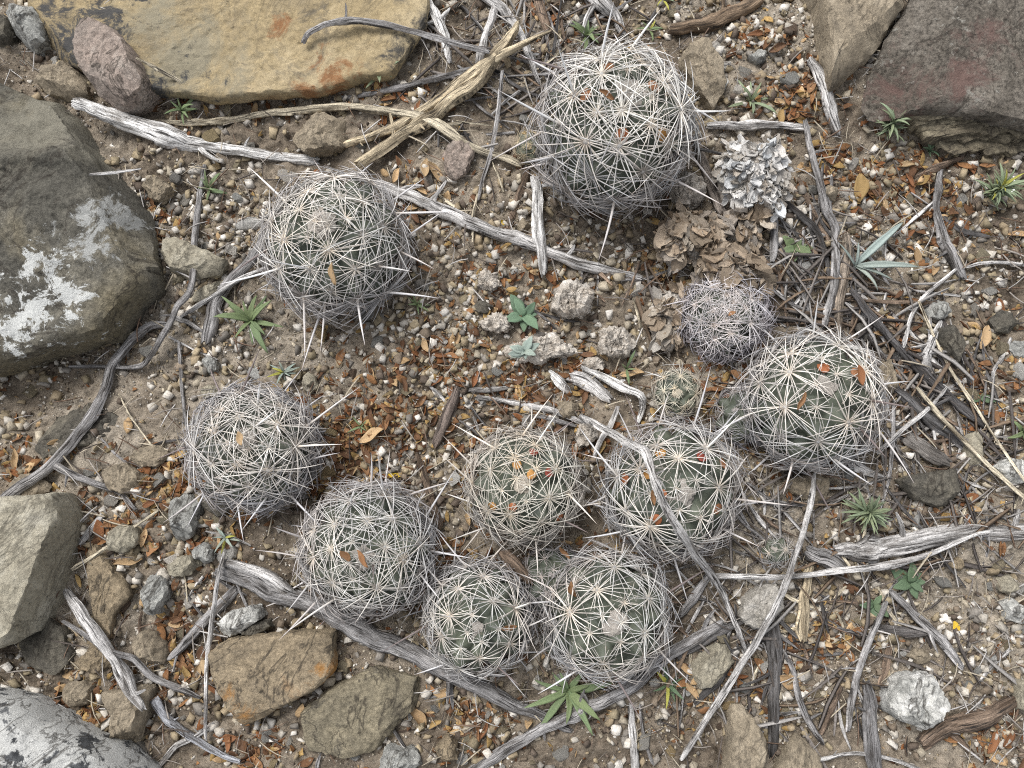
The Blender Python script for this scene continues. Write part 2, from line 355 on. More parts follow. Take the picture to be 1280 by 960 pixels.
M_CHALK = mat_stone('chalky_limestone', [(0.25, (0.34, 0.315, 0.27)), (0.5, (0.52, 0.49, 0.44)), (0.75, (0.64, 0.615, 0.57))], 40, speck=0.3, crack=0.4)
M_SLATE = mat_stone('dark_slate', [(0.3, (0.090, 0.084, 0.072)), (0.55, (0.165, 0.150, 0.120)), (0.8, (0.285, 0.255, 0.195))], 25)
M_GREY = mat_stone('grey_stone', [(0.25, (0.257, 0.257, 0.243)), (0.5, (0.405, 0.405, 0.378)), (0.75, (0.540, 0.540, 0.499))], 30)
M_DEAD = mat_stone('crumbling_dead_wood', [(0.25, (0.30, 0.245, 0.19)), (0.45, (0.62, 0.56, 0.485)), (0.7, (0.78, 0.73, 0.66))], 70, bstr=1.0, dark=(0.16, 0.12, 0.09), dark_thr=0.66, dark_scale=90, speck=0.35)
M_CRUST = mat_stone('layered_earth_crust', [(0.25, (0.105, 0.090, 0.068)), (0.5, (0.210, 0.180, 0.128)), (0.75, (0.360, 0.315, 0.225))], 60, bstr=1.0)

rock('boulder', 'big dark grey boulder with splashes of white lichen', [(-140, 70), (0, 88), (40, 97), (84, 124), (121, 151), (141, 178), (171, 228), (186, 285), (193, 335), (188, 362), (161, 386), (135, 420), (67, 446), (0, 466), (-140, 480)], 78, M_BOULD, bevel=0.06, rough=0.05, chops=3, round_=1, seg=240, rings=50, dome=0.05,
     topfn=lambda x, y: -26 / (1 + np.exp(-(y - 75 - 12 * np.sin(x / 45)) / 7)) + 10 * np.exp(-((y - 62 - 12 * np.sin(x / 45)) / 14) ** 2) - 0.04 * (y + 50))
rock('slab', 'broad ochre sandstone slab with black mottled end', [(30, -60), (45, 60), (110, 92), (190, 117), (232, 121), (270, 128), (335, 121), (400, 119), (452, 100), (492, 96), (514, 66), (536, 30), (540, -20), (560, -80)], 30, M_OCHRE, bevel=0.025, rough=0.022, chops=1, seg=260, rings=50, dome=0.02, tilt=(0, -0.10), round_=1)
rock('pointed_stone', 'reddish pointed stone leaning on the ochre slab', [(92, 55), (99, 34), (115, 20), (136, 27), (165, 60), (188, 104), (163, 124), (136, 131), (112, 104), (96, 78)], 62, M_RED, bevel=0.25, rough=0.05, chops=6, seg=100, seed=3)
rock('squared_block', 'squared pale block with a dark side below the fallen grey branch', [(-60, 625), (0, 621), (74, 614), (81, 640), (78, 690), (64, 742), (44, 788), (0, 812), (-60, 820)], 72, M_PALE, bevel=0.07, rough=0.03, chops=2, seg=140, rings=26, dome=0.03, seed=4, tilt=(-0.15, 0.05))
rock('lichen_rock', 'black rock crusted all over with white lichen', [(-60, 860), (0, 872), (32, 880), (55, 897), (100, 920), (140, 943), (185, 985), (170, 1040), (-60, 1040)], 80, M_LICH, bevel=0.14, rough=0.05, chops=3, seg=140, rings=26, seed=5)
rock('ochre_rock', 'flat ochre rock with orange rust stains at its corners', [(261, 815), (288, 796), (350, 790), (418, 787), (421, 838), (395, 862), (345, 888), (302, 911), (285, 896), (268, 850)], 42, M_RUST, bevel=0.06, rough=0.025, chops=3, seg=130, rings=24, dome=0.03, seed=6)
rock('half_buried_slab', 'half buried ochre slab with blackened edges', [(372, 892), (415, 858), (468, 832), (528, 848), (530, 872), (500, 905), (466, 940), (430, 950), (384, 938)], 22, M_BURIED, bevel=0.12, rough=0.035, chops=4, seg=110, rings=20, seed=7)
rock('reddish_boulder', 'dark reddish boulder speckled with pale grey lichen', [(1074, 130), (1086, 85), (1112, 45), (1140, -10), (1160, -80), (1400, -80), (1400, 165), (1280, 160), (1205, 142), (1140, 139), (1090, 147)], 40, M_DARKRED, bevel=0.10, rough=0.035, chops=2, seg=180, rings=40, dome=0.05, seed=8)
rock('leaning_rock', 'olive grey rock wedged against the dark reddish boulder', [(1005, -50), (1028, 10), (1036, 60), (1046, 106), (1064, 94), (1098, 58), (1122, 28), (1150, -50)], 55, M_OLIVE, bevel=0.3, rough=0.06, chops=5, seed=9)
rock('speckled_stone', 'white limestone lump speckled with grey', [(1110, 897), (1111, 868), (1122, 846), (1150, 842), (1172, 834), (1184, 852), (1193, 879), (1176, 903), (1155, 913), (1130, 903)], 38, M_WHITE, bevel=0.3, rough=0.10, chops=6, seg=110, rings=20, seed=10)
rock('pale_lump', 'pale rough limestone lump below the horizontal twig', [(924, 772), (932, 748), (950, 732), (968, 728), (982, 742), (989, 760), (968, 776), (942, 789)], 34, M_CHALK, bevel=0.32, rough=0.09, chops=5, seed=11)
rock('wedge_stone', 'tan wedge shaped stone at the foot of the charred stick', [(911, 898), (917, 882), (928, 880), (946, 902), (964, 934), (958, 975), (906, 975), (910, 930)], 40, M_OLIVE, bevel=0.25, rough=0.05, chops=5, seed=12)
rock('tan_stone', 'mossy tan stone beside the tan wedge shaped stone', [(968, 962), (985, 930), (1002, 917), (1026, 944), (1036, 975), (970, 980)], 26, M_OLIVE, bevel=0.2, chops=4, seed=13)
rock('dark_flagstone', 'dark slaty flagstone among twigs by the feathery green plant', [(1122, 600), (1142, 593), (1206, 584), (1200, 612), (1192, 634), (1168, 634), (1140, 622)], 26, M_SLATE, bevel=0.1, rough=0.04, chops=4, seed=14)
rock('white_stone', 'bright white angular stone under a thin straw', [(1243, 583), (1262, 571), (1290, 580), (1290, 600), (1266, 607)], 20, M_WHITE, bevel=0.15, chops=4, seed=15, color=(1, 1, 1))
OT = [('small_rock', 'whitish grey stone standing upright next to the round cactus', [(206, 650), (212, 625), (232, 616), (250, 626), (247, 650), (236, 672), (216, 680)], 34, M_GREY, 0.3),
 ('small_rock', 'grey white stone at the shaded corner of the ochre slab', [(8, 22), (16, 5), (36, 0), (52, 22), (53, 48), (34, 58), (18, 46)], 40, M_GREY, 0.3),
 ('small_rock', 'dark rounded stone half hidden by the grey white stone', [(-20, 12), (4, 14), (16, 32), (10, 50), (-20, 52)], 30, M_SLATE, 0.4),
 ('small_rock', 'brown stone tucked between boulder and reddish stone', [(38, 96), (60, 78), (88, 74), (108, 95), (117, 118), (92, 124), (60, 116)], 30, M_OLIVE, 0.35),
 ('small_rock', 'olive angular rock beneath the crossing pale twigs', [(361, 170), (374, 150), (400, 140), (432, 150), (446, 176), (412, 188), (380, 192)], 30, M_OLIVE, 0.25),
 ('small_rock', 'flat pale olive stone under the forked grey twig', [(195, 312), (204, 292), (232, 300), (262, 314), (286, 326), (272, 344), (228, 349), (200, 338)], 24, M_PALE, 0.25),
 ('small_rock', 'ochre stone touching the edge of the grey boulder', [(178, 232), (188, 220), (206, 219), (214, 234), (202, 252), (186, 248)], 22, M_OLIVE, 0.25),
 ('small_rock', 'whitish flat stone beneath the grey stump', [(238, 372), (252, 354), (276, 347), (288, 356), (268, 372), (246, 384)], 18, M_PALE, 0.25),
 ('small_rock', 'ochre angular stone under the dark branch tip', [(121, 592), (138, 580), (160, 578), (180, 594), (176, 618), (150, 618), (130, 610)], 24, M_OLIVE, 0.2),
 ('small_rock', 'flat ochre flake above the ochre angular stone', [(158, 572), (176, 557), (200, 556), (216, 570), (196, 584), (166, 582)], 12, M_OLIVE, 0.2),
 ('small_rock', 'olive stone under the butt of the dark branch', [(4, 612), (20, 594), (46, 590), (62, 606), (58, 624), (6, 630)], 16, M_OLIVE, 0.3),
 ('small_rock', 'dark mossy stone under the squared block', [(14, 800), (32, 782), (62, 774), (92, 790), (94, 820), (74, 844), (36, 838)], 26, M_SLATE, 0.4),
 ('small_rock', 'long flat tan stone beneath the split grey stick', [(104, 678), (128, 682), (150, 706), (173, 735), (156, 756), (141, 775), (140, 806), (118, 802), (118, 758), (110, 720)], 22, M_RUST, 0.12),
 ('small_rock', 'tan stone under the lower part of split stick', [(86, 838), (98, 818), (122, 800), (142, 815), (138, 838), (112, 842)], 16, M_RUST, 0.2),
 ('small_rock', 'oval ochre stone among curled brown leaves', [(70, 868), (82, 855), (104, 850), (122, 862), (114, 880), (92, 885)], 22, M_OLIVE, 0.3),
 ('small_rock', 'cracked dark tan stone touched by the split stick', [(124, 866), (160, 860), (192, 857), (184, 884), (170, 926), (156, 950), (140, 938), (140, 890)], 30, M_OLIVE, 0.2),
 ('small_rock', 'upright grey green stone on the long flat stone', [(174, 724), (188, 712), (204, 726), (208, 742), (194, 770), (181, 764)], 36, M_GREY, 0.25),
 ('small_rock', 'pale angular stone below the thin pale straw', [(133, 664), (148, 654), (168, 660), (172, 676), (158, 691), (136, 688)], 24, M_PALE, 0.25),
 ('small_rock', 'long pale stone near the forked log end', [(200, 710), (222, 696), (246, 694), (252, 704), (232, 722), (206, 720)], 18, M_PALE, 0.25),
 ('small_rock', 'rounded grey pebble beside the long pale stone', [(238, 690), (250, 678), (264, 682), (271, 696), (258, 706), (244, 702)], 22, M_GREY, 0.4),
 ('small_rock', 'olive stone lit on top near the ochre rock', [(160, 806), (176, 790), (192, 790), (208, 814), (202, 836), (182, 830)], 28, M_OLIVE, 0.25),
 ('small_rock', 'lichen dotted stone behind the rust stained rock', [(268, 782), (286, 764), (322, 755), (334, 768), (312, 784), (290, 797), (270, 796)], 26, M_WHITE, 0.25),
 ('small_rock', 'black stone between lichen dotted stone and rust stained rock', [(292, 796), (318, 778), (342, 772), (346, 782), (320, 794)], 18, M_SLATE, 0.25),
 ('small_rock', 'smooth grey stone at the tip of the half buried slab', [(472, 960), (480, 936), (500, 929), (522, 938), (528, 965), (500, 985)], 30, M_GREY, 0.4),
 ('small_rock', 'mustard angular stone near a curled tan leaf', [(543, 936), (558, 917), (570, 930), (573, 948), (556, 952), (545, 950)], 18, M_RUST, 0.15),
 ('small_rock', 'red brown flat stone under curled tan leaves', [(548, 188), (562, 176), (588, 172), (594, 192), (584, 216), (566, 226), (556, 214)], 14, M_RED, 0.15),
 ('small_rock', 'grey green flagstone leaning behind the biggest cactus', [(848, 72), (868, 34), (886, 50), (902, 78), (908, 108), (894, 134), (870, 110)], 30, M_OLIVE, 0.12),
 ('small_rock', 'ochre stone propped against the cactus by the dark twigs', [(1092, 462), (1112, 446), (1118, 470), (1122, 496), (1106, 502), (1094, 486)], 28, M_OLIVE, 0.2),
 ('small_rock', 'flat grey stone beside the white angular stone', [(1204, 548), (1220, 538), (1231, 548), (1228, 578), (1218, 592), (1206, 578)], 12, M_PALE, 0.2),
 ('small_rock', 'green grey stone under the edge of twig crossed cactus', [(982, 600), (1012, 590), (1044, 598), (1040, 622), (1026, 634), (994, 618)], 20, M_OLIVE, 0.2),
 ('small_rock', 'pale tan stone lying under the grey diagonal sticks', [(862, 836), (886, 806), (918, 800), (928, 826), (904, 858), (872, 862)], 20, M_PALE, 0.25),
 ('small_rock', 'white pebble with rough skin at the frame of soil right', [(1249, 756), (1262, 746), (1284, 758), (1300, 775), (1284, 784), (1258, 774)], 22, M_WHITE, 0.3),
 ('small_rock', 'long pale stone beside the brown log', [(1270, 846), (1292, 836), (1300, 880), (1288, 908), (1272, 900)], 26, M_PALE, 0.3),
 ('small_rock', 'buff flat stone near white pebble with rough skin', [(1244, 724), (1262, 718), (1276, 730), (1268, 744), (1252, 740)], 14, M_PALE, 0.2),
 ('small_rock', 'buff stone just above white limestone lump', [(1136, 822), (1146, 810), (1162, 814), (1164, 828), (1150, 833)], 16, M_OLIVE, 0.2),
 ('small_rock', 'mustard stone under the thick fluted log', [(1186, 704), (1200, 696), (1208, 706), (1202, 714), (1190, 712)], 12, M_RUST, 0.2),
 ('small_rock', 'grey stone near the crooked dark branch', [(1158, 384), (1168, 372), (1184, 376), (1188, 390), (1178, 400), (1162, 396)], 22, M_GREY, 0.35),
 ('small_rock', 'dark brown crumbling chunk near hooked twig', [(1174, 408), (1194, 400), (1206, 424), (1204, 458), (1190, 450), (1178, 432)], 22, M_SLATE, 0.25),
 ('small_rock', 'rounded brown stone in soil by the hooked twig', [(1238, 400), (1250, 388), (1268, 388), (1276, 402), (1264, 416), (1246, 414)], 14, M_SLATE, 0.4),
 ('small_rock', 'grey stone half buried beside rounded brown stone', [(1260, 432), (1272, 424), (1295, 428), (1295, 452), (1272, 446)], 16, M_GREY, 0.4),
 ('small_rock', 'dark round pebble beside the broad leaved seedling', [(590, 386), (596, 376), (608, 374), (616, 382), (610, 391), (598, 392)], 20, M_SLATE, 0.4),
 ('small_rock', 'white oblong pebble behind the biggest cactus', [(895, 104), (898, 94), (906, 94), (911, 104), (906, 112), (898, 112)], 14, M_WHITE, 0.4),
 ('small_rock', 'buff flat pebble near tan litter by leaning rock', [(936, 70), (946, 60), (958, 62), (960, 74), (948, 79)], 14, M_GREY, 0.3),
 ('small_rock', 'yellowish stone under the grey bent branch', [(1026, 236), (1036, 228), (1048, 236), (1046, 250), (1032, 250)], 18, M_OLIVE, 0.3),
 ('small_rock', 'square tan stone beside the round clustered cactus', [(694, 510), (702, 500), (722, 502), (726, 514), (714, 524), (698, 522)], 16, M_OLIVE, 0.2),
 ('small_rock', 'tan square stone in soil above the left round cactus', [(250, 484), (264, 479), (276, 484), (272, 498), (252, 498)], 10, M_PALE, 0.2),
 ('small_rock', 'pale oval stone at the rim of left round cactus', [(376, 474), (384, 464), (394, 470), (396, 484), (386, 492), (378, 486)], 16, M_PALE, 0.35),
 ('small_rock', 'grey pebble in the soil left of the rosette seedling', [(250, 450), (260, 444), (272, 452), (270, 466), (258, 470)], 10, M_GREY, 0.4),
 ('small_rock', 'round stone in soil next to the white log stub', [(644, 282), (654, 272), (664, 278), (662, 290), (650, 292)], 14, M_OLIVE, 0.4),
 ('small_rock', 'dark blue grey stone half under left round cactus', [(250, 630), (262, 612), (286, 612), (290, 640), (268, 648), (252, 642)], 16, M_SLATE, 0.3),
 ('small_rock', 'large dusky flat stone beneath the dark branch', [(40, 560), (70, 520), (110, 500), (150, 520), (170, 545), (130, 552), (90, 560), (60, 580)], 6, M_SLATE, 0.3)]
for k, (nm, lb, po, hh, mm, bv) in enumerate(OT):
    rock(nm, lb, po, hh, mm, bevel=bv, rough=0.10, chops=9, seg=64, rings=11, round_=1, seed=30 + k, group='stones lying on the soil', cat='stone')
# earth crust in thin eroded layers under the reddish boulder
for k in range(7):
    y0 = 142 + k * 6.5
    rj = random.Random(k); n_ = 26
    pts = [(1124 + 8 * k + j * (1330 - 1124 - 8 * k) / n_, y0 - 8 + rj.uniform(-3, 3)) for j in range(n_ + 1)] + [(1330 - j * (1330 - 1124 - 8 * k) / n_, y0 + 9 + rj.uniform(-5, 5)) for j in range(n_)]
    rock('earth_layer', ['topmost', 'second', 'third', 'fourth', 'fifth', 'sixth', 'lowest'][k] + ' of the thin earth ledges below the dark reddish boulder', pts, 30 - k * 3.8, M_CRUST, bevel=0.04, rough=0.03, chops=0, seg=200, rings=8, seed=90 + k, cat='earth ledge', group='earth ledges', round_=0)
# crumbling pale wood lumps in the middle
DW = [('woody_lump', 'cracked pale woody lump beside the grey branch tip', [(688, 384), (694, 360), (712, 348), (736, 354), (744, 374), (734, 394), (708, 398)], 30),
 ('woody_lump', 'round crumbling pale woody lump beside the grass tuft', [(746, 432), (752, 412), (766, 405), (788, 412), (798, 428), (784, 446), (760, 446)], 26),
 ('woody_lump', 'long ragged pale wood splinter behind the silvery rosette', [(624, 436), (640, 424), (672, 422), (690, 416), (718, 430), (722, 440), (696, 448), (668, 454), (640, 450)], 20),
 ('woody_lump', 'grey flaky wood scrap beside the dark round pebble', [(596, 402), (612, 392), (634, 392), (642, 408), (626, 416), (606, 412)], 16),
 ('woody_lump', 'small pale wood scrap below the long ragged splinter', [(724, 450), (742, 444), (758, 450), (756, 462), (736, 462)], 14),
 ('woody_lump', 'brown earthy lump between biggest cactus and dead husk', [(838, 232), (852, 212), (876, 216), (884, 244), (868, 258), (846, 254)], 30),
 ('woody_lump', 'ashy wood scrap near curled orange leaves', [(592, 356), (604, 336), (622, 340), (628, 356), (612, 366)], 14),
 ('woody_lump', 'pale wood chip pressed against the twig crossed cactus', [(718, 548), (726, 524), (744, 528), (750, 546), (734, 560), (722, 556)], 16)]
for k, (nm, lb, po, hh) in enumerate(DW):
    rock(nm, lb, po, hh, M_DEAD, bevel=0.3, rough=0.24, chops=3, seg=90, rings=18, seed=130 + k, cat='dead wood', group='crumbling wood lumps')

# ------------------------------------------------------------------ sticks
WC = dict(white=(0.80, 0.785, 0.76), pale=(0.50, 0.485, 0.47), grey=(0.30, 0.29, 0.285), dark=(0.11, 0.105, 0.103), tan=(0.55, 0.46, 0.32), brown=(0.21, 0.155, 0.115), straw=(0.60, 0.53, 0.40))
def stick(name, label, pts, rad, col, lift=0.0, group='dead sticks lying on the soil', cat='stick', gnarl=0.2, sides=None, seed=None, smooth_z=True):
    """pts pixels, rad radii in pixels (list or number), lift in pixels above lying on the soil (list or number)"""
    global _sk
    _sk += 1; r = np.random.default_rng(500 + _sk if seed is None else seed)
    n = len(pts); rad = np.interp(np.linspace(0, 1, n), np.linspace(0, 1, np.size(rad)), np.atleast_1d(np.asarray(rad, float))) * 0.80
    lift = np.full(n, float(lift)) if np.ndim(lift) == 0 else np.interp(np.linspace(0, 1, n), np.linspace(0, 1, len(lift)), lift)
    p3 = np.array([G(u, v, (rr * 0.6 + lf) * PX) for (u, v), rr, lf in zip(pts, rad, lift)])
    L = np.linalg.norm(np.diff(p3, axis=0), axis=1).sum()
    per = int(np.clip(L / (n - 1) / 0.0035, 3, 18)); C = catmull(p3, per); m = len(C)
    R = np.interp(np.linspace(0, 1, m), np.linspace(0, 1, n), rad) * PX
    sides = sides or int(np.clip(6 + rad.max() * 1.2, 6, 22)); off = r.uniform(0, 90, 3)
    s = np.linspace(0, L, m); C = C + (np.stack([fbm(np.stack([s * 34 + off[k], s * 0 + off[0], s * 0 + 3.3 * k], 1)) for k in range(3)], 1) * R.mean() * 0.55) * np.minimum(1, np.linspace(0, 8, m))[:, None]
    ang = np.arange(sides) / sides * 2 * math.pi; A, Sg = np.meshgrid(ang, s)
    q = np.stack([np.cos(A).ravel() * 1.6, np.sin(A).ravel() * 1.6, Sg.ravel() * 28], 1) + off
    mod = 1 + gnarl * 1.6 * fbm(q, 3).reshape(m, sides)
    kn = 1 + 0.34 * np.clip(pn(np.stack([s * 55 + off[1], s * 0, s * 0 + off[2]], 1)) - 0.15, 0, 1) * 2; mod *= kn[:, None]
    R = R.copy(); R[0] *= 0.82; R[-1] *= 0.7
    V, Fc = tube(C, R, sides, mod)
    V[:sides] += r.normal(0, 0.35, (sides, 1)) * R[0] * ((C[0] - C[1]) / np.linalg.norm(C[0] - C[1]))
    V[(m - 1) * sides:m * sides] += r.normal(0, 0.5, (sides, 1)) * R[-1] * ((C[-1] - C[-2]) / np.linalg.norm(C[-1] - C[-2]))
    circ = np.abs(np.linspace(-1, 1, sides)) * 2 * math.pi * R.mean() * 28
    uv = np.concatenate([np.stack([np.repeat(s, sides), np.tile(circ, m)], 1), [[0, 0], [L, 0]]])
    o3 = C[0].copy(); o3[2] -= R[0]
    me = mesh_np(name, V - o3, Fc, [M_WOOD], uv=uv, sharp=60)
    cc = np.array(WC[col] if isinstance(col, str) else col) * r.uniform(0.88, 1.14)
    ob = link(name, me, loc=o3, label=label, cat=cat, group=group, color=cc)
    if L > 0.045 and sides > 6:      # broken side shoots
        for _ in range(int(r.integers(1, 2 + int(L / 0.045)))):
            i = int(r.integers(max(1, m // 10), max(2, m - 2))); Rr = R[i]; tg = C[min(i + 1, m - 1)] - C[i - 1]; tg /= np.linalg.norm(tg)
            sd = np.cross(tg, [0, 0, 1.0]) * r.choice([-1, 1]) + tg * r.uniform(-0.2, 1.2) + np.array([0, 0, r.uniform(-0.15, 0.5)]); sd /= np.linalg.norm(sd)
            ll = Rr * r.uniform(1.6, 5.5); tt = np.linspace(0, 1, 6)[:, None]
            Cs = C[i] + sd * ll * tt + np.cross(sd, [0, 0, 1.0]) * ll * r.uniform(-0.35, 0.35) * tt * tt - o3
            Vv, Ff = tube(Cs, Rr * r.uniform(0.28, 0.5) * np.array([1.5, 1.0, 0.9, 0.8, 0.65, 0.3]), 7, 1 + r.normal(0, 0.12, (6, 7)))
            link('side_shoot', mesh_np('side_shoot', Vv, Ff, [M_WOOD], uv=np.concatenate([np.stack([np.repeat(tt[:, 0] * ll, 7), np.tile(np.abs(np.linspace(-1, 1, 7)), 6) * 0.5], 1), [[0, 0], [ll, 0]]]), sharp=60), ob, color=cc)
    return ob
_sk = 0
